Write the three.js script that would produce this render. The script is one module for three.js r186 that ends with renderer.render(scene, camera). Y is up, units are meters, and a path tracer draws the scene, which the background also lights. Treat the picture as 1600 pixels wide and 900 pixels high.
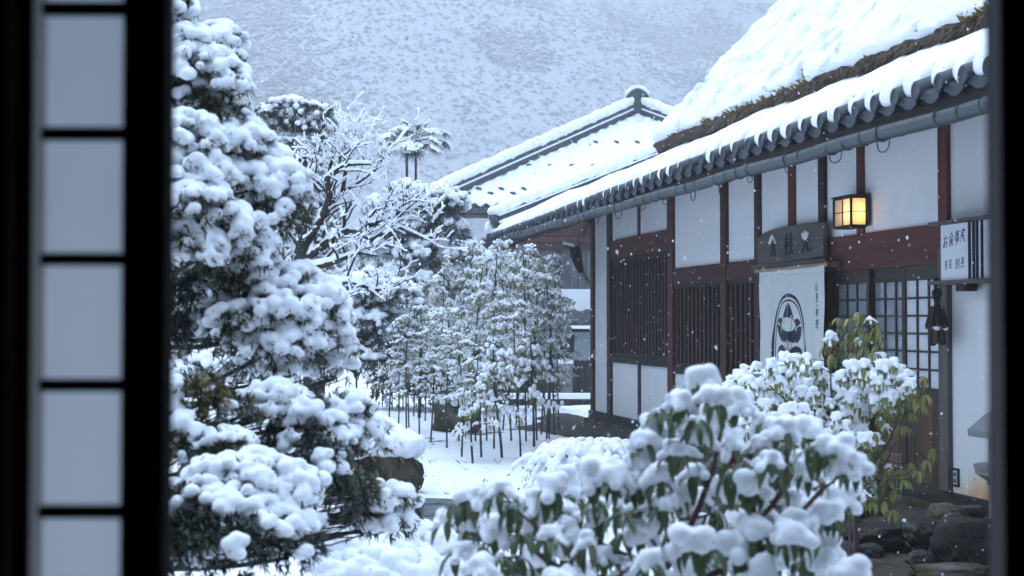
import * as THREE from 'three';
import { mergeGeometries } from 'three/addons/utils/BufferGeometryUtils.js';

// ---------------------------------------------------------------- camera, sky, sun, exposure
const scene = new THREE.Scene();
const YAW = Math.atan(482 / 2200), PITCH = Math.atan(53 / 2200), EYE = new THREE.Vector3(0, 1.4, 0);
const camera = new THREE.PerspectiveCamera(2 * Math.atan(450 / 2200) * 180 / Math.PI, 1024 / 576, 0.05, 3000);
camera.position.copy(EYE);
const FWD = new THREE.Vector3(Math.sin(YAW) * Math.cos(PITCH), Math.sin(PITCH), -Math.cos(YAW) * Math.cos(PITCH));
camera.lookAt(EYE.clone().add(FWD));
camera.focus = 13.5; camera.userData.fStop = 3.6;
const renderer = new THREE.WebGLRenderer({ antialias: true });
renderer.setSize(1024, 576);
renderer.toneMapping = THREE.LinearToneMapping;
renderer.toneMappingExposure = 1.2;
renderer.shadowMap.enabled = true;
{ // overcast, snowy sky: cool, a little brighter overhead
  const W = 64, H = 32, d = new Float32Array(W * H * 4);
  for (let j = 0; j < H; j++) for (let i = 0; i < W; i++) {
    const up = Math.sin(((j + 0.5) / H - 0.5) * Math.PI), b = up > 0 ? 0.74 + 0.36 * up : 0.62, k = (j * W + i) * 4;
    d[k] = 2.0 * b; d[k + 1] = 2.6 * b; d[k + 2] = 3.56 * b; d[k + 3] = 1;
  }
  const t = new THREE.DataTexture(d, W, H, THREE.RGBAFormat, THREE.FloatType);
  t.mapping = THREE.EquirectangularReflectionMapping; t.magFilter = THREE.LinearFilter; t.needsUpdate = true;
  scene.background = t; scene.environment = t;
}
const sun = new THREE.DirectionalLight(new THREE.Color().setRGB(1, 0.97, 0.93), 0.9);
sun.position.set(-8, 30, -32); sun.target.position.set(2, 0, -14);
sun.castShadow = true; sun.shadow.radius = 60; sun.shadow.mapSize.set(2048, 2048);
Object.assign(sun.shadow.camera, { left: -25, right: 25, top: 25, bottom: -25, near: 1, far: 90 });
scene.add(sun, sun.target);
scene.fog = new THREE.FogExp2(new THREE.Color().setRGB(0.93, 0.95, 0.97), 0.0043);

// ---------------------------------------------------------------- helpers
function rng(a) { return () => { a = (a + 0x6D2B79F5) | 0; let t = Math.imul(a ^ (a >>> 15), 1 | a); t = (t + Math.imul(t ^ (t >>> 7), 61 | t)) ^ t; return ((t ^ (t >>> 14)) >>> 0) / 4294967296; }; }
const V = (x, y, z) => new THREE.Vector3(x, y, z);
const RIGHT = V(Math.cos(YAW), 0, Math.sin(YAW)), UP = new THREE.Vector3().crossVectors(RIGHT, FWD);
// a point of the place seen at picture position x, y (of 1600 x 900) and lying z metres into the view
const at = (x, y, z) => EYE.clone().addScaledVector(FWD, z).addScaledVector(RIGHT, (x - 800) / 2200 * z).addScaledVector(UP, (450 - y) / 2200 * z);
const lerp = (a, b, t) => a + (b - a) * t, clamp = (x, a = 0, b = 1) => Math.min(b, Math.max(a, x)), smooth = (a, b, x) => { const t = clamp((x - a) / (b - a)); return t * t * (3 - 2 * t); };
function h3(x, y, z, s) { let h = (Math.imul(x, 374761393) + Math.imul(y, 668265263) + Math.imul(z, 2147483647) + Math.imul(s, 974634777)) | 0; h = Math.imul(h ^ (h >>> 13), 1274126177); return ((h ^ (h >>> 16)) >>> 0) / 4294967296; }
function noise(x, y, z = 0, s = 1) {
  const X = Math.floor(x), Y = Math.floor(y), Z = Math.floor(z), f = (t) => t * t * (3 - 2 * t), a = f(x - X), b = f(y - Y), c = f(z - Z);
  const L = (k) => lerp(lerp(h3(X, Y, Z + k, s), h3(X + 1, Y, Z + k, s), a), lerp(h3(X, Y + 1, Z + k, s), h3(X + 1, Y + 1, Z + k, s), a), b);
  return lerp(L(0), L(1), c);
}
const fbm = (x, y, z = 0, n = 4, s = 1) => { let v = 0, a = 0.5, t = 0; for (let i = 0; i < n; i++) { v += a * noise(x, y, z, s + i); t += a; a *= 0.5; x *= 2.03; y *= 2.03; z *= 2.03; } return v / t; };
const used = {};
function numbered(n) { used[n] = (used[n] ?? -1) + 1; return used[n] ? n + '_' + String(used[n]).padStart(3, '0') : n; }
function tag(o, label, category, group) { o.userData.label = label; o.userData.category = category; if (group) o.userData.group = group; return o; }
function thing(name, label, category, p, group) {
  const o = new THREE.Group(); o.name = numbered(name); o.position.copy(p.isVector3 ? p : V(...p)); scene.add(o); return tag(o, label, category, group);
}
function origin(o) { const v = V(0, 0, 0); for (; o && o !== scene; o = o.parent) v.add(o.position); return v; }
function mesh(name, g, m, parent = scene) { const o = new THREE.Mesh(g, m); o.name = parent === scene ? numbered(name) : name; o.castShadow = o.receiveShadow = true; parent.add(o); return o; }
class MB { // collects shapes in metres and makes one mesh of them
  constructor(seed = 1) { this.p = []; this.u = []; this.c = []; this.i = []; this.n = 0; this.r = rng(seed); this.col = null; }
  v(x, y, z, u = 0, w = 0) { this.p.push(x, y, z); this.u.push(u, w); if (this.col) this.c.push(...this.col); return this.n++; }
  tri(a, b, c) { this.i.push(a, b, c); }
  quad(a, b, c, d) { this.i.push(a, b, c, a, c, d); }
  box(x0, y0, z0, x1, y1, z1, m) {
    const lo = [Math.min(x0, x1), Math.min(y0, y1), Math.min(z0, z1)], hi = [Math.max(x0, x1), Math.max(y0, y1), Math.max(z0, z1)], s = hi.map((h, k) => h - lo[k]), L = s.indexOf(Math.max(...s));
    const ou = this.r() * 7, ov = this.r() * 7, q = V(0, 0, 0);
    for (let ax = 0; ax < 3; ax++) for (const sg of [0, 1]) {
      const a = (ax + 1) % 3, b = (ax + 2) % 3, id = [];
      for (const [da, db] of [[0, 0], [1, 0], [1, 1], [0, 1]]) {
        const P = [0, 0, 0]; P[ax] = sg ? hi[ax] : lo[ax]; P[a] = da ? hi[a] : lo[a]; P[b] = db ? hi[b] : lo[b];
        const ua = L === a || L === ax ? P[a] : P[b], ub = L === a || L === ax ? P[b] : P[a];
        q.set(...P); if (m) q.applyMatrix4(m);
        id.push(this.v(q.x, q.y, q.z, ua + ou, ub + ov + ax * 0.37));
      }
      sg ? this.quad(...id) : this.quad(id[0], id[3], id[2], id[1]);
    }
    return this;
  }
  bar(a, b, w, h = w, up = V(0, 1, 0)) { // a squared timber from a to b
    const d = b.clone().sub(a), L = d.length(), m = new THREE.Matrix4(), z = d.normalize(); let x = new THREE.Vector3().crossVectors(up, z); if (x.lengthSq() < 1e-6) x.set(1, 0, 0); x.normalize();
    m.makeBasis(x, new THREE.Vector3().crossVectors(z, x), z).setPosition(a); return this.box(-w / 2, -h / 2, 0, w / 2, h / 2, L, m);
  }
  tube(pts, rad, seg = 6, cap = true) {
    const n = pts.length, T = V(0, 0, 0), N = V(0, 0, 0), B = V(0, 0, 0), rows = []; let len = 0, last = V(1, 0, 0);
    for (let k = 0; k < n; k++) {
      T.subVectors(pts[Math.min(n - 1, k + 1)], pts[Math.max(0, k - 1)]).normalize();
      N.copy(last).addScaledVector(T, -last.dot(T)); if (N.lengthSq() < 1e-4) N.set(T.y, T.z, -T.x).addScaledVector(T, -(T.y * T.x + T.z * T.y - T.x * T.z)); N.normalize(); last = N.clone(); B.crossVectors(T, N);
      if (k) len += pts[k].distanceTo(pts[k - 1]);
      const r = typeof rad === 'number' ? rad : Array.isArray(rad) ? rad[k] : rad(k / (n - 1)), row = [];
      for (let s = 0; s <= seg; s++) { const a = s / seg * 2 * Math.PI, c = Math.cos(a) * r, d = Math.sin(a) * r, p = pts[k]; row.push(this.v(p.x + N.x * c + B.x * d, p.y + N.y * c + B.y * d, p.z + N.z * c + B.z * d, len, s / seg * 6.28 * r)); }
      rows.push(row);
      if (k) for (let s = 0; s < seg; s++) this.quad(rows[k - 1][s], rows[k - 1][s + 1], rows[k][s + 1], rows[k][s]);
    }
    if (cap) for (const k of [0, n - 1]) { const p = pts[k], c = this.v(p.x, p.y, p.z, 0, 0), row = rows[k]; for (let s = 0; s < seg; s++) k ? this.tri(c, row[s], row[s + 1]) : this.tri(c, row[s + 1], row[s]); }
    return this;
  }
  grid(nu, nv, f) { // f(i/nu, j/nv) -> [x, y, z, u, v]
    const s = this.n; for (let j = 0; j <= nv; j++) for (let i = 0; i <= nu; i++) this.v(...f(i / nu, j / nv));
    for (let j = 0; j < nv; j++) for (let i = 0; i < nu; i++) { const a = s + j * (nu + 1) + i; this.quad(a, a + 1, a + nu + 2, a + nu + 1); } return this;
  }
  blade(p, d, side, L, w, bend = 0) { // one narrow leaf of two triangles and a tip
    const q = (t, s, b) => this.v(p.x + d.x * L * t + side.x * w * s, p.y + d.y * L * t + side.y * w * s - b, p.z + d.z * L * t + side.z * w * s, t, s);
    const a = q(0, -0.3, 0), b = q(0, 0.3, 0), c = q(0.5, 0.5, bend * 0.3), e = q(0.5, -0.5, bend * 0.3), f = q(1, 0, bend);
    this.quad(a, b, c, e); this.tri(e, c, f);
  }
  add(g, m) { const s = this.n, P = g.attributes.position, U = g.attributes.uv, q = V(0, 0, 0); for (let k = 0; k < P.count; k++) { q.fromBufferAttribute(P, k); if (m) q.applyMatrix4(m); this.v(q.x, q.y, q.z, U ? U.getX(k) : 0, U ? U.getY(k) : 0); } const I = g.index; for (let k = 0; k < (I ? I.count : P.count); k++) this.i.push(s + (I ? I.getX(k) : k)); return this; }
  geo() {
    const g = new THREE.BufferGeometry(); g.setAttribute('position', new THREE.Float32BufferAttribute(this.p, 3)); g.setAttribute('uv', new THREE.Float32BufferAttribute(this.u, 2));
    if (this.c.length) g.setAttribute('color', new THREE.Float32BufferAttribute(this.c, 3)); g.setIndex(this.i); g.computeVertexNormals(); return g;
  }
  build(name, m, parent = scene, local = false) { const g = this.geo(); if (!local && parent !== scene) { const o = origin(parent); g.translate(-o.x, -o.y, -o.z); } return mesh(name, g, m, parent); }
}
// snow (and other lumps): the smooth skin round many balls [x, y, z, radius], netted on a grid
function lumps(balls, cell, flat = 1.15, rough = 0.16, grain = 0.1, wave = 0.03) {
  const K = 1.55, ISO = 0.3, n = balls.length / 4; let lo = [1e9, 1e9, 1e9], hi = [-1e9, -1e9, -1e9];
  for (let b = 0; b < n; b++) for (let k = 0; k < 3; k++) { const R = balls[b * 4 + 3] * K; lo[k] = Math.min(lo[k], balls[b * 4 + k] - R); hi[k] = Math.max(hi[k], balls[b * 4 + k] + R); }
  let N; for (;;) { N = lo.map((l, k) => Math.ceil((hi[k] - l) / cell) + 4); if (N[0] * N[1] * N[2] < 2.4e7) break; cell *= 1.1; }
  const [nx, ny, nz] = N, sx = 1, sy = nx, sz = nx * ny, F = new Float32Array(nx * ny * nz), o = lo.map((l) => l - 2 * cell);
  for (let b = 0; b < n; b++) {
    const [x, y, z] = [0, 1, 2].map((k) => balls[b * 4 + k] - o[k]), r = balls[b * 4 + 3], R = r * K, R2 = R * R, Ry = R / flat;
    const i0 = Math.max(0, Math.ceil((x - R) / cell)), i1 = Math.min(nx - 1, Math.floor((x + R) / cell)), j0 = Math.max(0, Math.ceil((y - Ry) / cell)), j1 = Math.min(ny - 1, Math.floor((y + Ry) / cell)), k0 = Math.max(0, Math.ceil((z - R) / cell)), k1 = Math.min(nz - 1, Math.floor((z + R) / cell));
    for (let k = k0; k <= k1; k++) for (let j = j0; j <= j1; j++) {
      const dz = k * cell - z, dy = (j * cell - y) * flat, e = dz * dz + dy * dy; if (e >= R2) continue;
      for (let i = i0, q = k * sz + j * sy + i0; i <= i1; i++, q++) { const dx = i * cell - x, d = e + dx * dx; if (d < R2) { let t = 1 - d / R2; t *= t; t *= t; F[q] += t * t; } }
    }
  }
  { const sc = 1 / wave; for (let k = 0, q = 0; k < nz; k++) for (let j = 0; j < ny; j++) for (let i = 0; i < nx; i++, q++) if (F[q] > 0) { let v = Math.sqrt(Math.sqrt(F[q])); if (v > 0.08 && v < 0.7) { const x = (o[0] + i * cell) * sc, y = (o[1] + j * cell) * sc, z = (o[2] + k * cell) * sc; v += grain * 2 * (0.65 * noise(x, y, z, 5) + 0.35 * noise(x * 2.3, y * 2.3, z * 2.3, 6) - 0.5); } F[q] = v; } }
  const P = [], I = [], id = new Int32Array(nx * ny * nz).fill(-1), c8 = [0, sx, sy, sx + sy, sz, sx + sz, sy + sz, sx + sy + sz];
  for (let k = 0; k < nz - 1; k++) for (let j = 0; j < ny - 1; j++) for (let i = 0, q = k * sz + j * sy; i < nx - 1; i++, q++) {
    let mask = 0; for (let c = 0; c < 8; c++) if (F[q + c8[c]] > ISO) mask |= 1 << c;
    if (!mask || mask === 255) continue;
    let X = 0, Y = 0, Z = 0, m = 0;
    for (let a = 0; a < 8; a++) for (const b of [a | 1, a | 2, a | 4]) if (b !== a && ((mask >> a) & 1) !== ((mask >> b) & 1)) {
      const fa = F[q + c8[a]], fb = F[q + c8[b]], t = (ISO - fa) / (fb - fa); m++;
      X += lerp(a & 1, b & 1, t); Y += lerp((a >> 1) & 1, (b >> 1) & 1, t); Z += lerp(a >> 2, b >> 2, t);
    }
    let px = o[0] + (i + X / m) * cell, py = o[1] + (j + Y / m) * cell, pz = o[2] + (k + Z / m) * cell;
    if (rough) { const s = 0.35 / cell; px += (noise(px * s, py * s, pz * s, 5) - 0.5) * cell * rough * 6; py += (noise(px * s, py * s, pz * s, 6) - 0.5) * cell * rough * 6; }
    id[q] = P.length / 3; P.push(px, py, pz);
  }
  for (let k = 1; k < nz - 1; k++) for (let j = 1; j < ny - 1; j++) for (let i = 1, q = k * sz + j * sy + 1; i < nx - 1; i++, q++) {
    const s = F[q] > ISO;
    const face = (d, u, w) => { const e = F[q + d] > ISO; if (s === e) return; const a = id[q], b = id[q - u], c = id[q - u - w], f = id[q - w]; s ? I.push(a, b, c, a, c, f) : I.push(a, c, b, a, f, c); };
    face(sx, sy, sz); face(sy, sz, sx); face(sz, sx, sy);
  }
  const g = new THREE.BufferGeometry(); g.setAttribute('position', new THREE.Float32BufferAttribute(P, 3)); g.setIndex(I); g.computeVertexNormals();
  const uv = new Float32Array(P.length / 3 * 2); for (let q = 0; q < uv.length / 2; q++) { uv[q * 2] = P[q * 3] + P[q * 3 + 1] * 0.4; uv[q * 2 + 1] = P[q * 3 + 2] + P[q * 3 + 1] * 0.6; } g.setAttribute('uv', new THREE.BufferAttribute(uv, 2));
  return g;
}
function snowOn(parent, balls, cell, name = 'snow', local = false, flat = 1.15, grain = 0.26, wave = cell * 4) { if (!balls.length) return; const g = lumps(balls, cell, flat, 0, grain, wave); if (!local && parent !== scene) { const o = origin(parent); g.translate(-o.x, -o.y, -o.z); } const o = mesh(name, g, M.snow, parent); o.userData.kind = 'stuff'; return o; }

// ---------------------------------------------------------------- materials
function tex(w, h, f, srgb = true, rep = [1, 1]) {
  const d = new Uint8Array(w * h * 4);
  for (let y = 0; y < h; y++) for (let x = 0; x < w; x++) { const c = f(x / w, y / h), k = (y * w + x) * 4; for (let j = 0; j < 3; j++) d[k + j] = 255 * clamp(c.length ? c[j] : c); d[k + 3] = 255; }
  const t = new THREE.DataTexture(d, w, h); t.wrapS = t.wrapT = THREE.RepeatWrapping; t.magFilter = THREE.LinearFilter; if (srgb) t.colorSpace = THREE.SRGBColorSpace; t.repeat.set(...rep); t.needsUpdate = true; return t;
}
const per = (f, x, y, px, py) => { // made periodic by blending
  const a = smooth(0.8, 1, x), b = smooth(0.8, 1, y); return lerp(lerp(f(x * px, y * py), f((x - 1) * px, y * py), a), lerp(f(x * px, (y - 1) * py), f((x - 1) * px, (y - 1) * py), a), b);
};
const s8 = (c) => (c <= 0.0031308 ? 12.92 * c : 1.055 * Math.pow(c, 1 / 2.4) - 0.055);
const rgb = (r, g, b) => new THREE.Color().setRGB(r, g, b);
// tone textures vary round 1 (stored at 0.75) and multiply the base colour
const plasterTone = tex(512, 512, (x, y) => { const a = per((u, v) => fbm(u, v, 0, 4, 41), x, y, 4, 4), b = per((u, v) => fbm(u, v, 4, 3, 45), x, y, 50, 50), c = per((u, v) => fbm(u, v, 9, 3, 47), x, y, 30, 2.5); return s8(clamp(0.8 + 0.07 * (a - 0.5) + 0.05 * (b - 0.5) + 0.05 * (c - 0.5))); }, true, [0.4, 0.4]);
const grainTone = tex(512, 256, (x, y) => { const g = per((u, v) => fbm(u, v, 0, 4, 11), x, y, 6, 48), k = per((u, v) => fbm(u, v, 3, 3, 21), x, y, 3, 7), s = per((u, v) => fbm(u, v, 7, 2, 31), x, y, 10, 120); return s8(clamp(0.25 + 0.55 * g + 0.6 * (k - 0.5) + 0.35 * s)); }, true, [0.7, 2.2]);
const grainBump = tex(512, 256, (x, y) => per((u, v) => fbm(u, v, 0, 4, 11), x, y, 6, 60), false, [0.7, 2.2]);
const mottle = tex(512, 512, (x, y) => { const a = per((u, v) => fbm(u, v, 0, 5, 41), x, y, 5, 5), b = per((u, v) => fbm(u, v, 4, 3, 45), x, y, 40, 40); return s8(clamp(0.72 + 0.2 * (a - 0.5) + 0.12 * (b - 0.5))); }, true, [0.45, 0.45]);
const grit = tex(512, 512, (x, y) => per((u, v) => fbm(u, v, 0, 5, 51), x, y, 60, 60), false, [1.2, 1.2]);
const snowBump = tex(512, 512, (x, y) => per((u, v) => fbm(u, v, 0, 5, 61), x, y, 22, 22), false, [1.1, 1.1]);
const mossTone = tex(512, 512, (x, y) => { const a = per((u, v) => fbm(u, v, 0, 5, 71), x, y, 9, 9), b = per((u, v) => fbm(u, v, 2, 4, 75), x, y, 5, 5), m = smooth(0.5, 0.62, b), g = 0.45 + 0.9 * (a - 0.2); return [lerp(0.62, 0.42, m) * g, lerp(0.6, 0.44, m) * g, lerp(0.58, 0.2, m) * g]; }, true, [0.8, 0.8]);
const strawTone = tex(512, 512, (x, y) => { const a = per((u, v) => fbm(u, v, 0, 4, 81), x, y, 90, 8), b = per((u, v) => fbm(u, v, 2, 4, 85), x, y, 6, 6), m = smooth(0.55, 0.7, b), g = 0.3 + 1.1 * a; return [lerp(0.46, 0.33, m) * g, lerp(0.37, 0.34, m) * g, lerp(0.29, 0.14, m) * g]; }, true, [0.8, 0.8]);
const strawBump = tex(512, 512, (x, y) => per((u, v) => fbm(u, v, 0, 4, 81), x, y, 90, 10), false, [0.8, 0.8]);
const soilTone = tex(512, 512, (x, y) => { const a = per((u, v) => fbm(u, v, 0, 5, 91), x, y, 30, 30), b = per((u, v) => fbm(u, v, 2, 3, 95), x, y, 4, 4), g = 0.4 + 0.8 * a + 0.35 * (b - 0.5); return [0.46 * g, 0.43 * g, 0.41 * g]; }, true, [0.9, 0.9]);
const std = (o) => new THREE.MeshStandardMaterial(o), phy = (o) => new THREE.MeshPhysicalMaterial(o);
const wood = (r, g, b, o = {}) => std({ color: rgb(r / 0.75, g / 0.75, b / 0.75), map: grainTone, bumpMap: grainBump, bumpScale: 0.004, roughness: 0.72, ...o });
const M = {
  snow: phy({ color: rgb(0.88, 0.9, 0.93), roughness: 0.85, specularIntensity: 0.3, bumpMap: snowBump, bumpScale: 0.004 }),
  snowGround: phy({ color: rgb(0.87, 0.89, 0.92), roughness: 0.85, specularIntensity: 0.3, bumpMap: snowBump, bumpScale: 0.01 }),
  red: wood(0.105, 0.025, 0.018), redDark: wood(0.07, 0.019, 0.014), lattice: wood(0.022, 0.012, 0.01), dark: wood(0.014, 0.01, 0.009), grey: wood(0.1, 0.085, 0.075), board: wood(0.09, 0.052, 0.026), deepRed: wood(0.05, 0.019, 0.014),
  room: phy({ color: rgb(0.014, 0.01, 0.009), map: grainTone, roughness: 0.9, specularIntensity: 0.15 }), pale: wood(0.3, 0.22, 0.14), fence: wood(0.10, 0.10, 0.105), bracket: wood(0.16, 0.14, 0.12),
  plaster: std({ color: rgb(1.06, 1.07, 1.07), map: plasterTone, bumpMap: grit, bumpScale: 0.002, roughness: 0.92 }),
  tile: std({ color: rgb(0.052, 0.062, 0.074), map: mottle, bumpMap: grit, bumpScale: 0.003, roughness: 0.5 }),
  copper: std({ color: rgb(0.085, 0.105, 0.11), map: mottle, bumpMap: grit, bumpScale: 0.002, roughness: 0.45, metalness: 0.35 }),
  thatch: std({ color: rgb(0.6, 0.55, 0.5), map: strawTone, bumpMap: strawBump, bumpScale: 0.03, roughness: 0.95 }),
  moss: std({ vertexColors: true, roughness: 0.95 }), iron: std({ color: rgb(0.02, 0.02, 0.022), roughness: 0.5, metalness: 0.4 }),
  soil: std({ color: rgb(0.66, 0.58, 0.5), map: soilTone, bumpMap: grit, bumpScale: 0.02, roughness: 0.9 }),
  rock: std({ color: rgb(0.55, 0.52, 0.48), map: mossTone, bumpMap: grit, bumpScale: 0.02, roughness: 0.85 }),
  slate: std({ color: rgb(0.1, 0.115, 0.135), map: mottle, bumpMap: grit, bumpScale: 0.012, roughness: 0.38 }),
  stone: std({ color: rgb(0.34, 0.34, 0.33), map: mottle, bumpMap: grit, bumpScale: 0.01, roughness: 0.9 }),
  bark: std({ color: rgb(0.16, 0.13, 0.11), map: mossTone, bumpMap: grit, bumpScale: 0.012, roughness: 0.9 }),
  twig: std({ color: rgb(0.05, 0.03, 0.026), roughness: 0.8 }), rhodoWood: std({ color: rgb(0.075, 0.036, 0.032), roughness: 0.75, bumpMap: grit, bumpScale: 0.004 }), culm: std({ color: rgb(0.012, 0.013, 0.018), roughness: 0.35 }),
  leaf: phy({ vertexColors: true, roughness: 0.55, transmission: 0.0, side: THREE.DoubleSide }),
  paper: phy({ color: rgb(0.66, 0.67, 0.68), roughness: 1, transmission: 0.6, thickness: 0, side: THREE.DoubleSide }),
  lampPaper: phy({ color: rgb(0.95, 0.86, 0.7), roughness: 1, transmission: 0.6, thickness: 0, side: THREE.DoubleSide }),
  doorPaper: std({ color: rgb(0.8, 0.84, 0.88), roughness: 0.25, map: mottle }), doorGlass: phy({ color: rgb(0.3, 0.34, 0.38), roughness: 0.06, clearcoat: 0.6, map: mottle }),
  cloth: null, ink: std({ color: rgb(0.015, 0.02, 0.035), roughness: 0.9 }),
};

// ---------------------------------------------------------------- the ground, the mountain, the room we look out of
const soilEdge = (l) => lerp(3.9, 4.75, smooth(8, 17, l));
function bare(x, l) { return smooth(-0.22, 0.22, x - soilEdge(l) + 0.9 * (fbm(x * 1.3, l * 1.3, 0, 3, 7) - 0.5)) * smooth(21.3, 20.7, l + 0.5 * (noise(x * 3, l * 3) - 0.5)); }
function snowLevel(x, l) { return -0.15 + 0.16 * (fbm(x * 0.45, l * 0.45, 0, 3, 3) - 0.5) + 0.065 * (fbm(x * 2.6, l * 2.6, 0, 4, 4) - 0.5) + 0.25 * smooth(2.2, 0.2, x) * smooth(11.5, 15, l) * smooth(40, 20, l); }
function groundLevel(x, z) { return snowLevel(x, -z) - 0.14 * bare(x, -z); }
{
  const b = new MB(2), w = (t) => { const a = Math.abs(t * 2 - 1), s = Math.sign(t * 2 - 1); return s * (a < 0.82 ? a / 0.82 * 13 : 13 * Math.exp((a - 0.82) / 0.18 * 4.6)); };
  b.grid(330, 330, (u, v) => { const x = 4 + w(u), z = -14 + w(1 - v), far = smooth(60, 300, Math.hypot(x, z)); return [x, groundLevel(x, z) - far * 2, z, x, z]; });
  b.build('ground', M.snowGround).userData.kind = 'structure';
  const s = new MB(3); s.grid(70, 300, (u, v) => { const x = lerp(2.8, 5.75, u), z = lerp(-6, -22, v); return [x, -0.2 + 0.05 * (fbm(x * 2, z * 2, 0, 4, 8) - 0.5) + 0.13 * smooth(4.9, 5.6, x), z, x, z]; });
  s.build('eave_soil', M.soil).userData.kind = 'structure';
}
const rot = new THREE.Matrix4().makeRotationY(-YAW);            // a frame turned like the view: x right, z towards us
{
  const hill = (x, d) => -4 + 0.6 * Math.max(0, d - 225 - 16 * Math.sin(x / 70)) + 22 * (fbm(x / 80, d / 100, 0, 4, 15) - 0.5) * smooth(225, 290, d) + 11 * Math.sin(x / 36 + d / 150) * smooth(225, 330, d);
  const b = new MB(5); b.grid(150, 90, (u, v) => { const x = lerp(-300, 300, u), d = lerp(200, 440, v); return [x, hill(x, d), -d, x * 0.1, d * 0.1]; });
  const g = b.geo(); g.applyMatrix4(rot); mesh('mountain_hillside', g, std({ color: rgb(0.66, 0.68, 0.7), roughness: 0.95 })).userData.kind = 'structure';
  // bushy snow-dusted forest tree, haze also put into its pale colours, copied over slope
  const r = rng(77), t = new MB(6);
  for (let k = 0; k < 46; k++) {
    const a = r() * 6.283, h = 0.12 + 0.88 * r(), rr = (0.52 * (1 - h) + 0.1) * (0.5 + 0.5 * r()), snowy = r() < 0.72, c = snowy ? [0.76, 0.77, 0.78] : [0.7, 0.71, 0.715];
    t.col = c; const p = [Math.cos(a) * rr, h, Math.sin(a) * rr], s = 0.1 + 0.14 * r(), q = r() * 6.28;
    const a0 = t.v(p[0] + s * Math.cos(q), p[1] - 0.05, p[2] + s * Math.sin(q)), a1 = t.v(p[0] + s * Math.cos(q + 2.1), p[1] - 0.05 * r(), p[2] + s * Math.sin(q + 2.1)), a2 = t.v(p[0] + s * Math.cos(q + 4.2), p[1] + 0.03, p[2] + s * Math.sin(q + 4.2)), a3 = t.v(p[0], p[1] + s * 0.8, p[2]);
    t.tri(a0, a3, a1); t.tri(a1, a3, a2); t.tri(a2, a3, a0);
  }
  const N = 70000, im = new THREE.InstancedMesh(t.geo(), M.moss, N), m = new THREE.Matrix4(), q = new THREE.Quaternion(), col = new THREE.Color();
  for (let k = 0; k < N; k++) {
    const d = 222 + 210 * r(), x = (r() * 2 - 1) * (50 + d * 0.42), s = 0.8 + 1.1 * r() * r() + 1.2 * smooth(0.45, 0.7, fbm(x / 30, d / 30, 0, 3, 19)), p = V(x, hill(x, d) - 0.4, -d).applyMatrix4(rot);
    m.compose(p, q.setFromAxisAngle(V(0, 1, 0), r() * 6.28), V(s, s * 0.5, s)); im.setMatrixAt(k, m); const g = 0.75 + 0.5 * r(); im.setColorAt(k, col.setRGB(g, g, g));
  }
  im.name = 'mountain_forest'; im.userData.kind = 'stuff'; tag(im, 'hazy snow dusted forest covering the mountainside behind everything', 'forest'); scene.add(im);
}
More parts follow.
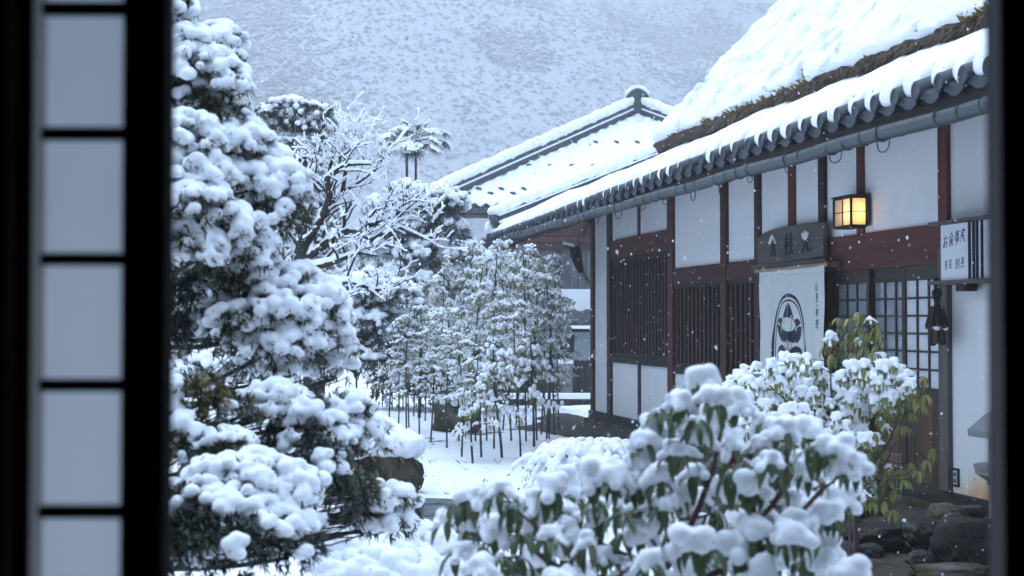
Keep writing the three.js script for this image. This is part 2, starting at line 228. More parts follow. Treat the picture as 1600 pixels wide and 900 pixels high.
{ // the dark room
  const wall = (name, ...a) => { const b = new MB(9); b.box(...a, rot); b.build(name, M.room).userData.kind = 'structure'; };
  wall('floor', -2, 0.3, -1.75, 2, 0.45, 2.7); wall('ceiling', -2, 2.4, -1.75, 2, 2.55, 2.7);
  wall('wall_back', -2, 0.45, 2.6, 2, 2.4, 2.7); wall('wall_left', -2.1, 0.45, -1.75, -2, 2.4, 2.7); wall('wall_right', 2, 0.45, -1.75, 2.1, 2.4, 2.7);
  wall('wall_front_left', -2, 0.45, -1.72, -0.64, 1.92, -1.66); wall('wall_front_right', 0.64, 0.45, -1.72, 2, 1.92, -1.66); wall('wall_outside_left', -7, -0.2, -1.76, -2.1, 2.6, -1.6); wall('wall_outside_right', 2.1, -0.2, -1.76, 4.4, 2.6, -1.6); wall('roof_eave', -7, 2.6, -2.5, 4.4, 2.72, 2.7); wall('roof_slope', -7, 2.72, -1.6, 4.4, 4.4, 2.7);
  wall('wall_lintel', -2, 1.92, -1.75, 2, 2.4, -1.58);
  const sc = thing('sliding_screen', 'dark wooden sliding screen with pale paper panes, out of focus at left', 'sliding screen', V(-0.5, 0.45, -1.62).applyMatrix4(rot));
  const part = (n, m, ...a) => { const b = new MB(10); b.box(...a, rot); return b.build(n, m, sc); };
  part('stile', M.room, -0.4436, 0.45, -1.645, -0.3955, 1.92, -1.6); part('stile', M.room, -0.64, 0.45, -1.645, -0.557, 1.92, -1.615);
  part('rail', M.room, -0.557, 0.45, -1.643, -0.4436, 0.52, -1.602);
  { const b = new MB(11); b.grid(1, 1, (u, v) => V(lerp(-0.5568, -0.541, u), lerp(0.52, 1.9, v), -1.6305).applyMatrix4(rot).toArray()); b.build('edge_strip', phy({ color: rgb(0.3, 0.29, 0.27), roughness: 1, transmission: 0.6, thickness: 0, side: THREE.DoubleSide }), sc); }
  for (let k = 0; k < 10; k++) {
    const y = 1.7615 - 0.1447 * (k - 1); if (y < 0.55) continue;
    part('lattice_bar', M.room, -0.541, y - 0.0072, -1.626, -0.4437, y + 0.0072, -1.612);
    const lo = Math.max(0.521, y - 0.1447), b = new MB(11); b.grid(1, 1, (u, v) => V(lerp(-0.541, -0.4437, u), lerp(lo + 0.0005, y - 0.0005, v), -1.63).applyMatrix4(rot).toArray()); b.build('paper_pane', M.paper, sc);
  }
  const a = thing('door_stile', 'black door stile in front, cut off by the left edge', 'door frame', V(-0.6, 0.45, -1.56).applyMatrix4(rot));
  { const b = new MB(12); b.box(-0.66, 0.45, -1.575, -0.5555, 1.92, -1.54, rot); b.build('stile', M.room, a); }
  const d = thing('door_stile', 'dark brown door stile along the right edge of the view', 'door frame', V(0.6, 0.45, -1.6).applyMatrix4(rot));
  { const b = new MB(13); b.box(0.5486, 0.45, -1.625, 0.66, 1.92, -1.575, rot); b.build('stile', wood(0.035, 0.022, 0.017), d); }
}

// ---------------------------------------------------------------- the long building on the right (x = away from us into it, z = -distance along it)
const house = thing('main_building', 'long white plastered house with dark red timbers, tiled eave and thatched roof', 'house', [5.65, 0, -14]);
const parts = (name, m, parent, ...boxes) => boxes.map((a, k) => { const b = new MB(100 + k * 7 + Math.round(a[2] * 10)); b.box(...a); return b.build(name, m, parent); });
const WX = 5.65;
{
  const P = (m, l0, l1, y0, y1, x0 = WX - 0.02, x1 = WX + 0.13, name = 'post', parent = house) => parts(name, m, parent, [x0, y0, -l0, x1, y1, -l1])[0];
  const panel = (l0, l1, y0, y1) => P(M.plaster, l0, l1, y0, y1, WX + 0.02, WX + 0.12, 'wall_panel');
  P(M.dark, 20.2, 5, 0, 3.25, WX + 0.14, WX + 0.24, 'inner_wall'); P(M.plaster, 20.2, 20.1, 0, 3.6, WX + 0.24, 12, 'end_wall'); P(M.dark, 5, 4.9, 0, 3.6, WX + 0.02, 12, 'end_wall');
  // posts
  for (const [l, w, m] of [[20.185, 0.13, M.redDark], [19.29, 0.17, M.deepRed], [16.59, 0.2, M.red], [14.76, 0.17, M.redDark], [13.79, 0.12, M.deepRed], [12.215, 0.12, M.dark]]) P(m, l + w / 2, l - w / 2, 0.09, 3.2);
  P(M.red, 10.07, 9.93, 1.98, 3.2); P(M.grey, 10.07, 9.93, 0.09, 1.98, WX - 0.025); P(M.redDark, 7.6, 7.46, 0.09, 3.2); P(M.redDark, 12.16, 12.02, 0.09, 1.86, WX + 0.005);
  P(M.red, 17.98, 17.89, 2.555, 3.2, WX); P(M.red, 13.02, 12.86, 2.28, 3.2, WX); P(M.red, 11.52, 11.39, 2.175, 3.2, WX); P(M.deepRed, 17.98, 17.89, 0.09, 0.83, WX); P(M.deepRed, 15.7, 15.6, 0.09, 0.77, WX);
  // beams and sills
  const beam = (m, ...a) => P(m, ...a, WX - 0.012, WX + 0.13, 'beam');
  beam(M.red, 19.2, 16.69, 2.29, 2.555); beam(M.redDark, 16.49, 14.845, 1.86, 2.055); beam(M.redDark, 14.675, 13.85, 1.86, 2.055); beam(M.deepRed, 13.73, 12.275, 1.9, 2.05); beam(M.red, 12.155, 10.07, 1.86, 2.175);
  beam(M.dark, 19.2, 16.69, 0.83, 0.92); beam(M.dark, 16.49, 14.845, 0.77, 0.85); beam(M.dark, 14.675, 13.85, 0.77, 0.85);
  P(M.dark, 20.25, 12.28, -0.02, 0.09, WX - 0.05, WX + 0.13, 'sill'); P(M.dark, 12.28, 10.07, -0.05, 0.03, WX - 0.03, WX + 0.13, 'sill'); P(M.dark, 10.07, 5, -0.02, 0.085, WX - 0.05, WX + 0.13, 'sill');
  P(M.rock, 20.3, 5, -0.35, -0.021, WX - 0.1, WX + 0.2, 'footing');
  P(M.redDark, 20.1, 5, 3.1, 3.26, WX - 0.03, WX + 0.13, 'wall_plate');
  // plaster
  panel(20.12, 19.375, 0.09, 3.1); panel(19.205, 17.98, 2.555, 3.1); panel(17.89, 16.69, 2.555, 3.1); panel(16.49, 14.845, 2.055, 3.1); panel(14.675, 13.85, 2.055, 3.1);
  panel(13.73, 13.02, 2.05, 3.1); panel(12.86, 12.275, 2.05, 3.1); panel(12.155, 11.52, 2.175, 3.1); panel(11.39, 10.07, 2.175, 3.1);
  panel(19.205, 17.98, 0.09, 0.83); panel(17.89, 16.69, 0.09, 0.83); panel(16.49, 15.7, 0.09, 0.77); panel(15.6, 14.845, 0.09, 0.77); panel(14.675, 13.85, 0.09, 0.77); panel(7.46, 5, 0.085, 3.1);
  { // the panel by the sign, tinted with warm yellow streaks towards its foot
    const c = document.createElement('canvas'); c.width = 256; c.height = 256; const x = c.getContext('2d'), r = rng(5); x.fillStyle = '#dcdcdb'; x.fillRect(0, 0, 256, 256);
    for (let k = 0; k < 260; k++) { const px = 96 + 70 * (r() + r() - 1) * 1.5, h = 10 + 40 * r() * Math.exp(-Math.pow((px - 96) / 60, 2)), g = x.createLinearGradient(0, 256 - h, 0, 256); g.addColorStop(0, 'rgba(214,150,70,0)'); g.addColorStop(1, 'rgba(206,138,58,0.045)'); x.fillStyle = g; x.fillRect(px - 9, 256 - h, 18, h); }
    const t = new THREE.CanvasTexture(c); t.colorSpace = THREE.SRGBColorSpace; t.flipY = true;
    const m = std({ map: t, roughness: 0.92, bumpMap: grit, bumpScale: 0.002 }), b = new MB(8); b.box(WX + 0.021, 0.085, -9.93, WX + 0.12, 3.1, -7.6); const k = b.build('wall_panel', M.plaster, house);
    const f = new MB(8); f.grid(1, 1, (u, v) => [WX + 0.015, lerp(0.085, 3.1, v), lerp(-9.93, -7.6, u), u, v]); const s = f.build('tinted_face', m, house); s.userData.label = 'plaster face tinted warm yellow towards its foot';
  }
  // slatted windows
  const slatG = {};
  for (const [l0, l1, y0, y1] of [[19.2, 16.69, 0.92, 2.29], [16.49, 14.845, 0.85, 1.86], [14.675, 13.85, 0.85, 1.86]]) {
    const w = new THREE.Group(); w.name = 'lattice_window'; house.add(w);
    P(M.dark, l0, l1, y0, y1, WX + 0.1, WX + 0.128, 'backing_board', w); P(M.lattice, l0, l1, y1 - 0.05, y1, WX + 0.005, WX + 0.05, 'rail', w); P(M.lattice, l0, l1, y0, y0 + 0.05, WX + 0.005, WX + 0.05, 'rail', w);
    const n = Math.round((l0 - l1) / 0.132), h = y1 - y0 - 0.1, key = h.toFixed(2);
    const gs = slatG[key] ??= [0, 1, 2].map((k) => { const b = new MB(40 + k); b.box(-0.016, -h / 2, -0.026, 0.016, h / 2, 0.026); return b.geo(); });
    const mats = [wood(0.05, 0.022, 0.016), M.redDark, wood(0.06, 0.024, 0.018)], r = rng(n);
    for (let k = 0; k < n; k++) { const s = mesh('slat', gs[k % 3], mats[Math.floor(r() * 3)], w); s.position.set(WX + 0.03 + 0.004 * r() - 5.65, (y0 + y1) / 2, -(l0 + (l1 - l0) * (k + 0.5) / n) + 14 + 0.006 * (r() - 0.5)); }
  }
  // sliding doors
  for (const [l0, l1, glass, dx] of [[12.02, 11.33, 1, 0.02], [11.38, 10.69, 1, 0.06], [10.74, 10.07, 0, 0.02]]) {
    const dr = new THREE.Group(); dr.name = 'sliding_door'; house.add(dr); const x0 = WX + dx, x1 = x0 + 0.035, m = wood(0.05, 0.032, 0.024);
    const B = (n, mm, a0, a1, b0, b1, e = 0) => parts(n, mm, dr, [x0 + e, b0, -a0, x1 - e, b1, -a1])[0];
    B('stile', m, l0, l0 - 0.055, 0.03, 1.86); B('stile', m, l1 + 0.055, l1, 0.03, 1.86); B('rail', m, l0 - 0.055, l1 + 0.055, 1.74, 1.86, 0.002); B('rail', m, l0 - 0.055, l1 + 0.055, 0.76, 0.87, 0.002); B('rail', m, l0 - 0.055, l1 + 0.055, 0.03, 0.1, 0.002);
    const a0 = l0 - 0.055, a1 = l1 + 0.055;
    for (let k = 0; k < 4; k++) B('board', wood(0.085 * (0.8 + 0.2 * (k % 3)), 0.043 * (0.8 + 0.2 * (k % 3)), 0.021), lerp(a0, a1, k / 4) - 0.002, lerp(a0, a1, (k + 1) / 4) + 0.002, 0.1, 0.76, 0.01 + 0.002 * (k % 2));
    for (let k = 1; k < 3; k++) B('muntin', m, lerp(a0, a1, k / 3) + 0.011, lerp(a0, a1, k / 3) - 0.011, 0.87, 1.74, 0.005);
    for (let j = 1; j < 6; j++) B('muntin', m, a0, a1, lerp(0.87, 1.74, j / 6) - 0.009, lerp(0.87, 1.74, j / 6) + 0.009, 0.007);
    const pg = new MB(1); pg.box(-0.003, 0, 0, 0.003, 0.142, (a0 - a1) / 3 - 0.003); const geo = pg.geo();
    for (let i = 0; i < 3; i++) for (let j = 0; j < 6; j++) { const p = mesh('pane', geo, glass ? M.doorGlass : M.doorPaper, dr); p.position.set(x0 + 0.02 - 5.65, lerp(0.87, 1.74, j / 6) + 0.0015, -(lerp(a0, a1, i / 3)) + 14 + 0.0015); }
  }
  P(M.lattice, 13.73, 12.28, 0.09, 1.9, WX + 0.06, WX + 0.1, 'entrance_door');
}

// ---- lower tiled roof
const sagged = (b) => { for (let k = 0; k < b.p.length; k += 3) b.p[k + 1] += sag(-b.p[k + 2]); return b; };
const EAVE = 4.35, PITCH_T = 0.4, ridgeY = (x) => 2.925 + PITCH_T * (x - EAVE), roofY = (x) => 2.87 + 0.5 * Math.min(x - EAVE, 0.95) + 0.3 * Math.max(0, x - EAVE - 0.95), sag = (l) => -0.13 * smooth(10, 21.5, l), TP = 0.275, L0 = 6.05, L1 = 21.45;
const tileWave = (l) => { let f = l / TP; f -= Math.floor(f); return f < 0.66 ? -0.03 * Math.sin(Math.PI * f / 0.66) : 0.045 * Math.sin(Math.PI * (f - 0.66) / 0.34); };
{
  const roof = new THREE.Group(); roof.name = 'tiled_roof'; house.add(roof);
  const g = (() => { // one eave tile: a hollow, a roll and the hanging front lip
    const b = new MB(3), n = 14, S = [[EAVE - 0.03, -0.075, 0], [EAVE - 0.03, 0.0, 1], [EAVE + 0.35, 0, 2]];
    const row = (x, dy, kind) => Array.from({ length: n + 1 }, (_, k) => { const f = k / n, w = tileWave(f * TP * 0.9999); const y = roofY(x) - 0.09 + w + 0.055 + (kind === 0 ? -0.06 + (f > 0.66 ? -0.02 * Math.sin(Math.PI * (f - 0.66) / 0.34) : 0) : 0); return b.v(x - (f > 0.66 && kind < 2 ? 0.012 : 0), y, -f * TP + 0.002, f * TP, x + dy); });
    const r0 = row(EAVE - 0.03, 0, 0), r1 = row(EAVE - 0.03, 0.07, 1), r1b = row(EAVE - 0.03, 0.07, 1), r2 = row(EAVE + 0.35, 0.3, 2), r0b = row(EAVE - 0.03, 0, 0), u = Array.from(r2, (_, k) => { const p = r2[k] * 3; return b.v(b.p[p], b.p[p + 1] - 0.05, b.p[p + 2]); });
    for (let k = 0; k < n; k++) { b.quad(r0[k], r1[k], r1[k + 1], r0[k + 1]); b.quad(r1b[k], r2[k], r2[k + 1], r1b[k + 1]); b.quad(r0b[k], r0b[k + 1], u[k + 1], u[k]); }
    { const cy = roofY(EAVE) - 0.038, cz = -0.83 * TP, c0 = b.v(EAVE - 0.055, cy, cz), n2 = 18, R = 0.058, ro = [], ri = []; for (let k = 0; k < n2; k++) { const a = k / n2 * Math.PI * 2; ro.push([b.v(EAVE - 0.055, cy + Math.sin(a) * R * 0.72, cz + Math.cos(a) * R * 0.72), b.v(EAVE - 0.062, cy + Math.sin(a) * R * 0.76, cz + Math.cos(a) * R * 0.76), b.v(EAVE - 0.062, cy + Math.sin(a) * R, cz + Math.cos(a) * R), b.v(EAVE + 0.05, cy + Math.sin(a) * R + 0.04, cz + Math.cos(a) * R)]); } for (let k = 0; k < n2; k++) { const A = ro[k], B = ro[(k + 1) % n2]; b.tri(c0, A[0], B[0]); for (let q = 0; q < 3; q++) b.quad(A[q], A[q + 1], B[q + 1], B[q]); } }
    return b.geo();
  })();
  const tone = [M.tile, std({ color: rgb(0.042, 0.05, 0.06), map: mottle, bumpMap: grit, bumpScale: 0.003, roughness: 0.45 }), std({ color: rgb(0.066, 0.077, 0.088), map: mottle, bumpMap: grit, bumpScale: 0.003, roughness: 0.55 })], r = rng(12);
  for (let k = Math.ceil(L0 / TP); k * TP < L1 - 0.1; k++) { const t = mesh('eave_tile', g, tone[Math.floor(r() * 3)], roof); t.position.set(-5.65 + 0.008 * (r() - 0.5), 0.006 * (r() - 0.5) + sag(k * TP), -k * TP + 14); }
  // deck, boards under it, fascia, rafters
  const deck = new MB(5); const dk = (x0, x1, t0, t1, l0, l1) => { const c = (x, l, t) => deck.v(x, roofY(x) + t, -l, l, x); const q = [[x0, l0, t0], [x1, l0, t0], [x1, l1, t0], [x0, l1, t0], [x0, l0, t1], [x1, l0, t1], [x1, l1, t1], [x0, l1, t1]].map((a) => c(a[0], a[1], a[2])); deck.quad(q[0], q[1], q[2], q[3]); deck.quad(q[4], q[7], q[6], q[5]); deck.quad(q[0], q[4], q[5], q[1]); deck.quad(q[3], q[2], q[6], q[7]); deck.quad(q[0], q[3], q[7], q[4]); deck.quad(q[1], q[5], q[6], q[2]); };
  for (let k = 0; k < 8; k++) dk(EAVE + 0.06, EAVE + 0.95, -0.16, -0.13, lerp(L0, L1, k / 8), lerp(L0, L1, (k + 1) / 8)), dk(EAVE + 0.95, 7.35, -0.16, -0.13, lerp(L0, L1, k / 8), lerp(L0, L1, (k + 1) / 8)); sagged(deck).build('soffit_boards', M.redDark, roof);
  const back = new MB(6); back.grid(1, 1, (u, v) => [lerp(7.35, 9.6, v), roofY(7.35) + 0.02 - 0.42 * lerp(0, 2.25, v), lerp(-L1, -L0, u), u * 9, v * 2]); sagged(back).build('rear_slope', M.tile, roof);
  for (let k = 0; k < 5; k++) { const a = lerp(L0, L1, k / 5), c = lerp(L0, L1, (k + 1) / 5); const f = new MB(61 + k); f.bar(V(EAVE + 0.04, roofY(EAVE) - 0.15 + sag(a), -a), V(EAVE + 0.04, roofY(EAVE) - 0.15 + sag(c), -c), 0.04, 0.1); f.build('fascia', M.lattice, roof); }
  for (let l = L0 + 0.15; l < L1; l += 0.455) { const b = new MB(7); b.bar(V(EAVE + 0.08, roofY(EAVE + 0.08) - 0.21, -l), V(5.6, roofY(5.6) - 0.21, -l), 0.05, 0.075); sagged(b).build('rafter', M.redDark, roof); }
  for (const [x, m] of [[5.1, M.red], [6.2, M.redDark]]) parts('purlin', m, roof, [x - 0.05, roofY(x) - 0.48, -21.3, x + 0.05, roofY(x) - 0.36, -20.12]);
  parts('bargeboard', M.redDark, roof, [EAVE + 0.1, 2.5, -21.42, EAVE + 0.16, 2.62, -20.3]);
  // snow on it
  const nl = 640, sec = [[0.035, -0.005], [-0.002, 0.0], [-0.018, 0.035], [-0.018, 0.075], [0.0, 0.11], [0.04, 0.14], [0.1, 0.155], [0.18, 0.16]]; for (let k = 1; k <= 14; k++) sec.push([0.18 + k * 0.2, 0.155]);
  const b = new MB(8); b.grid(nl, sec.length - 1, (u, v) => {
    const l = lerp(L0 + 0.02, L1 - 0.02, u), k = Math.round(v * (sec.length - 1)), [dx, h] = sec[k], w = tileWave(l), front = 1 - smooth(3, 9, k), roll = clamp(w / 0.045), n = fbm(l * 2.2, dx * 2.2, 0, 3, 23) - 0.5, n2 = noise(l * 7, dx * 5, 0, 24) - 0.5, e = noise(l / TP * 1.0, 3, 0, 25);
    const x = EAVE + dx + front * (0.1 * roll * (0.75 + 0.5 * e) + 0.05 * (e - 0.5)) + front * 0.03 * n2, end = smooth(0, 0.12, Math.min(l - L0, L1 - l));
    return [x, roofY(x) - 0.032 + w * lerp(0.1, 1, smooth(6, 1, k)) + h * (k < 2 ? 1 : 0.95 + 0.5 * n) * lerp(0.4, 1, end) + (0.016 * n2 + 0.02 * (noise(l * 19, dx * 16, 0, 27) - 0.5)) * (k > 2 ? 1 : 0), -l, l, x];
  }); sagged(b).build('roof_snow', M.snow, roof);
  // descending ridge at the far end
  const rd = new THREE.Group(); rd.name = 'verge_ridge'; house.add(rd); const RL = 21.15, up = V(0, 1, 0);
  const seg = (name, m, w, h, y0, x0) => { const bb = new MB(9); bb.bar(V(x0, ridgeY(x0) + y0 + h / 2, -RL), V(7.3, ridgeY(7.3) + y0 + h / 2, -RL), w, h); sagged(bb).build(name, m, rd); };
  seg('ridge_tile', M.tile, 0.36, 0.14, -0.06, 4.42); seg('snow', M.snow, 0.34, 0.045, 0.08, 4.4); seg('ridge_tile', M.tile, 0.27, 0.07, 0.125, 4.4); seg('snow', M.snow, 0.26, 0.03, 0.195, 4.4);
  { const bb = new MB(10); bb.tube([V(4.36, ridgeY(4.36) + 0.24, -RL), V(7.3, ridgeY(7.3) + 0.24, -RL)], 0.075, 12); sagged(bb).build('cap_tile', M.tile, rd); const d = new MB(11); d.tube([V(4.33, ridgeY(4.33) + 0.12, -RL), V(4.4, ridgeY(4.4) + 0.12, -RL)], 0.15, 16); sagged(d).build('end_tile', M.tile, rd); }
  const sb = []; const rr = rng(31); for (let x = 4.36; x < 7.3; x += 0.045) sb.push(x, ridgeY(x) + sag(21.15) + 0.29 + 0.012 * rr(), -RL + 0.03 * (rr() - 0.5), 0.085 + 0.02 * rr()); for (let k = 0; k < 26; k++) sb.push(4.3 + 0.3 * rr(), 2.78 + 0.07 * rr() + 0.05, -21.42 + 0.1 * rr(), 0.05 + 0.025 * rr());
  snowOn(rd, sb, 0.022);
  { const bb = new MB(12); bb.tube([V(4.55, 2.8, -21.4), V(4.4, 2.74, -21.42), V(4.3, 2.74, -21.44), V(4.22, 2.8, -21.45)], [0.09, 0.085, 0.07, 0.05], 10); sagged(bb).build('corner_tile', M.tile, rd); }
}
{ // copper gutter, its clamps and wire loops
  const gt = new THREE.Group(); gt.name = 'gutter'; house.add(gt); const X = 4.33, Y = 2.632;
  const b = new MB(3), pts = []; for (let k = 0; k <= 46; k++) { const l = lerp(6, 20.6, k / 46); pts.push(V(X + 0.006 * Math.sin(k * 1.7), Y + 0.006 * Math.sin(k * 0.9), -l)); } b.tube(pts, 0.049, 14); b.build('trough', M.copper, gt);
  const ring = new THREE.TorusGeometry(0.052, 0.006, 6, 16), seam = new THREE.TorusGeometry(0.0495, 0.004, 6, 16), loop = new MB(4); loop.tube(Array.from({ length: 13 }, (_, k) => { const a = Math.PI * k / 12; return V(0.02, -0.04 - 0.085 * Math.pow(Math.sin(a), 0.6), 0.075 * Math.cos(a)); }), 0.0045, 5); const lg = loop.geo();
  for (let l = 6.2; l < 20.5; l += 0.25) { const clampHere = Math.round((l - 6.2) / 0.25) % 3 === 0; const s = mesh(clampHere ? 'clamp' : 'seam', clampHere ? ring : seam, M.copper, gt); s.position.set(X - 5.65, Y, -l + 14); }
  for (const l of [20.0, 19.1, 18.2, 17.3, 16.35, 15.4, 14.5, 13.65, 12.9, 12.15, 11.47, 10.77, 9.98, 9.18, 8.47, 7.7]) { const s = mesh('hook', lg, M.iron, gt); s.position.set(X - 5.65, Y, -l + 14); s.rotation.y = 0.25 * Math.sin(l * 7); s.scale.setScalar(0.75 + 0.3 * noise(l * 3, 1)); }
  const bk = new THREE.Group(); bk.name = 'eave_brace'; house.add(bk);
  const q = (m, n, f) => { const c = new MB(6); f(c); c.build(n, m, bk); };
  const a = at(919, 346, 20.2), c = at(899, 388, 20.4), e = at(883, 384, 20.5);
  q(M.bracket, 'strut', (s) => s.bar(a, c, 0.07, 0.07)); q(M.bracket, 'arm', (s) => s.bar(e, c, 0.06, 0.06));
  q(M.dark, 'block', (s) => s.tube([at(898, 386, 20.4), at(900, 396, 20.4), at(903, 410, 20.42), at(908, 425, 20.45)], [0.075, 0.085, 0.07, 0.045], 8));
  q(M.bracket, 'thin_strut', (s) => s.bar(at(893, 400, 20.6), at(920, 442, 20.9), 0.04, 0.04));
  const sb = []; for (let k = 0; k < 9; k++) sb.push(lerp(e.x, c.x, k / 8), lerp(e.y, c.y, k / 8) + 0.045, lerp(e.z, c.z, k / 8), 0.042); snowOn(bk, sb, 0.015);
}
// ---- thatched upper roof
{
  const th = new THREE.Group(); th.name = 'thatched_roof'; house.add(th);
  const X0 = 5.28, E = 15.95, PT = 1.22, yE = 3.42;
  // the thatch: thick ragged edge, then the slope; the far end is hipped
  const prof = (s) => (s < 0.22 ? [X0 + 0.5 - s / 0.22 * 0.5, yE - 0.02] : s < 0.34 ? [X0 - 0.03 * (s - 0.22) / 0.12, yE + (s - 0.22) / 0.12 * 0.11] : [X0 - 0.03 + (s - 0.34) * 7, yE + 0.11 + (s - 0.34) * 7 * PT]);
  const place = (u, s, out, bump) => { const [x, y] = prof(s), ext = Math.max(0, x - X0); const l = lerp(4.5, E - ext * 0.98, u); return [x - out * 0.77 + bump[0], y + out * 0.63 + bump[1], -l]; };
  const b = new MB(5); b.grid(420, 60, (u, v) => { const s = v, [x] = prof(s), l = lerp(4.5, E, u), n = fbm(l * 5, s * 22, 0, 4, 33) - 0.5, edge = 1 - smooth(0.34, 0.5, s); const p = place(u, s, 0, [0.09 * n * edge - 0.03 * edge, 0.06 * (noise(l * 9, s * 40, 0, 34) - 0.5) * edge]); return [...p, l, s * 3.2 + 0 * x]; });
  b.build('thatch', M.thatch, th);
  const e2 = new MB(6); e2.grid(30, 40, (u, v) => { const s = v, [x, y] = prof(s), ext = Math.max(0, x - X0), l = E - ext * 0.98; return [lerp(x, 2 * 9.6 - x, u), y, -l - 0.001, u * 8, v * 3]; }); e2.build('hip_end', M.thatch, th);
  const e3 = new MB(6); e3.grid(2, 20, (u, v) => { const [x, y] = prof(v), ext = Math.max(0, x - X0); return [2 * 9.6 - x, y, -lerp(4.5, E - ext * 0.98, u), u * 9, v * 3]; }); e3.build('rear_slope', M.thatch, th);
  // snow blanket on the slope, ragged where it ends above the thatch edge
  const sn = new MB(7); sn.grid(640, 190, (u, v) => {
    const l0 = lerp(4.5, E, u), t = v < 0.04 ? 0 : (v - 0.04) / 0.96, drop = 0.1 * (fbm(l0 * 6, 0, 0, 4, 36) - 0.5) + 0.16 * (fbm(l0 * 1.1, 3, 0, 2, 37) - 0.5), s = 0.322 + 0.016 * drop / 0.1 + t * 0.62;
    const [x] = prof(s), ext = x - X0, l = lerp(4.5, E - ext * 0.98, u), up = t * 4.3, n = fbm(l * 2.2, up * 5, 0, 4, 38) - 0.5, streak = fbm(l * 6, up * 15, 0, 3, 39) - 0.5, hole = smooth(0.63, 0.72, fbm(l * 5, up * 9, 2, 3, 40)) * smooth(2.2, 0.1, up);
    const out = v < 0.04 ? 0.01 : lerp(0.05, 0.13, smooth(0, 0.06, t)) + 0.05 * n + 0.075 * streak - 0.13 * hole; const p = place(u, s, out, [0, 0]); return [...p, l, up];
  }); sn.build('thatch_snow', M.snow, th);
  // moss tufts and straw ends along the edge
  const ms = new MB(8), r = rng(41); for (let k = 0; k < 170; k++) { const l = 6.5 + (E - 7.6) * r(), sl = 0.36 + 0.3 * r() * r(), [x, y] = prof(sl), c = fbm(l * 3, sl * 30, 0, 2, 44); if (c < 0.5) continue; ms.col = [0.06 + 0.04 * r(), 0.045, 0.03]; ms.blade(V(x - 0.05, y + 0.05, -l), V(-0.75, 0.35 + 0.3 * r(), 0.6 * (r() - 0.5)).normalize(), V(0, 0.1, 1), 0.04 + 0.04 * r(), 0.014, 0.02); }
  for (let k = 0; k < 2600; k++) {
    const l = 6.5 + (E - 6.6) * r(), cl = fbm(l * 1.6, 1, 0, 3, 42), mossy = cl > 0.52 && r() < 0.6, s = mossy ? 0.31 + 0.05 * r() : 0.24 + 0.11 * r(), [x, y] = prof(s); ms.col = mossy ? [0.10 + 0.08 * r(), 0.085 + 0.05 * r(), 0.015] : [0.07 + 0.05 * r(), 0.05 + 0.03 * r(), 0.035];
    const d = V(-0.7 + 0.4 * r(), (mossy ? 0.7 : -0.3) + 0.5 * (r() - 0.5), r() - 0.5).normalize(); ms.blade(V(x - 0.01, y, -l), d, V(0.2, 0, 1), 0.05 + 0.06 * r(), mossy ? 0.035 : 0.014, 0.02);
  } const mm = ms.build('straw_ends', M.leaf, th); mm.userData.kind = 'stuff';
}

// ---------------------------------------------------------------- writing
const GLYPH = {
  o: '12,30 60,27;36,8 36,80 24,90 12,78 30,58 60,52 80,64 76,82 58,92;68,18 84,34', shoku: '50,4 8,40;50,4 92,40;34,34 66,34;26,48 74,48 74,66 26,66 26,48;26,57 74,57;26,66 26,94 46,84;48,70 90,96;72,72 54,84',
  ji: '10,14 90,14;26,26 74,26 74,40 26,40 26,26;16,50 80,50 80,72 16,72;6,61 94,61;50,4 50,94 38,90', dokoro: '50,4 50,16 78,14;20,20 84,20 80,30;20,20 18,60 6,92;34,34 70,32;30,50 60,46 46,70;40,52 74,90 96,92;74,56 70,70',
  su: '16,14 84,14;24,28 76,28;8,44 92,44;50,4 36,60 10,92;38,60 90,60;70,50 70,92 58,88;46,70 54,82', shi: '14,12 84,12 84,92 70,86;20,30 66,30;24,46 62,46 62,76 24,76 24,46',
  katsu: '32,4 32,12;8,16 60,16;12,28 56,28;16,38 52,38;8,50 60,50;32,20 32,58;18,62 50,62 50,90 18,90 18,62;72,14 72,66;90,6 90,92 80,88', ho: '50,2 50,10;14,14 86,14;32,24 68,24 68,36 32,36 32,24;28,46 70,46 50,56 50,70 42,68;12,57 88,57;18,78 10,94;38,78 42,92;60,78 66,92;80,78 92,94',
  yama: '50,8 50,84;16,36 16,86 84,86;84,34 84,88', sato: '24,10 76,10 76,50 24,50 24,10;24,30 76,30;50,10 50,90;20,68 80,68;10,90 90,90', dash: '20,50 80,46',
  ryo: '30,6 30,94;8,40 54,40;12,16 22,30;50,14 38,30;28,44 6,74;34,46 52,64;64,20 74,30;62,40 72,50;58,68 96,58;84,6 84,94', ri: '8,16 40,16;10,46 38,46;6,82 42,74;24,16 24,78;50,12 90,12 90,50 50,50 50,12;50,31 90,31;70,12 70,88;52,68 88,68;44,90 96,90',
  sha: '50,4 12,40;50,4 88,40;24,44 76,44;36,56 66,56;30,70 70,70 70,92 30,92 30,70;50,40 50,70', eda: '26,6 26,94;6,30 48,30;26,34 6,66;30,40 46,60;54,24 94,24;74,6 74,46;54,46 88,46 56,92;60,56 94,92', hikari: '50,6 50,44;24,16 34,36;78,14 66,36;10,46 90,46;38,48 32,74 10,92;62,48 62,86 92,86 92,74',
};
const strokes = (k) => GLYPH[k].split(';').map((s) => s.split(' ').map((p) => p.split(',').map(Number)));
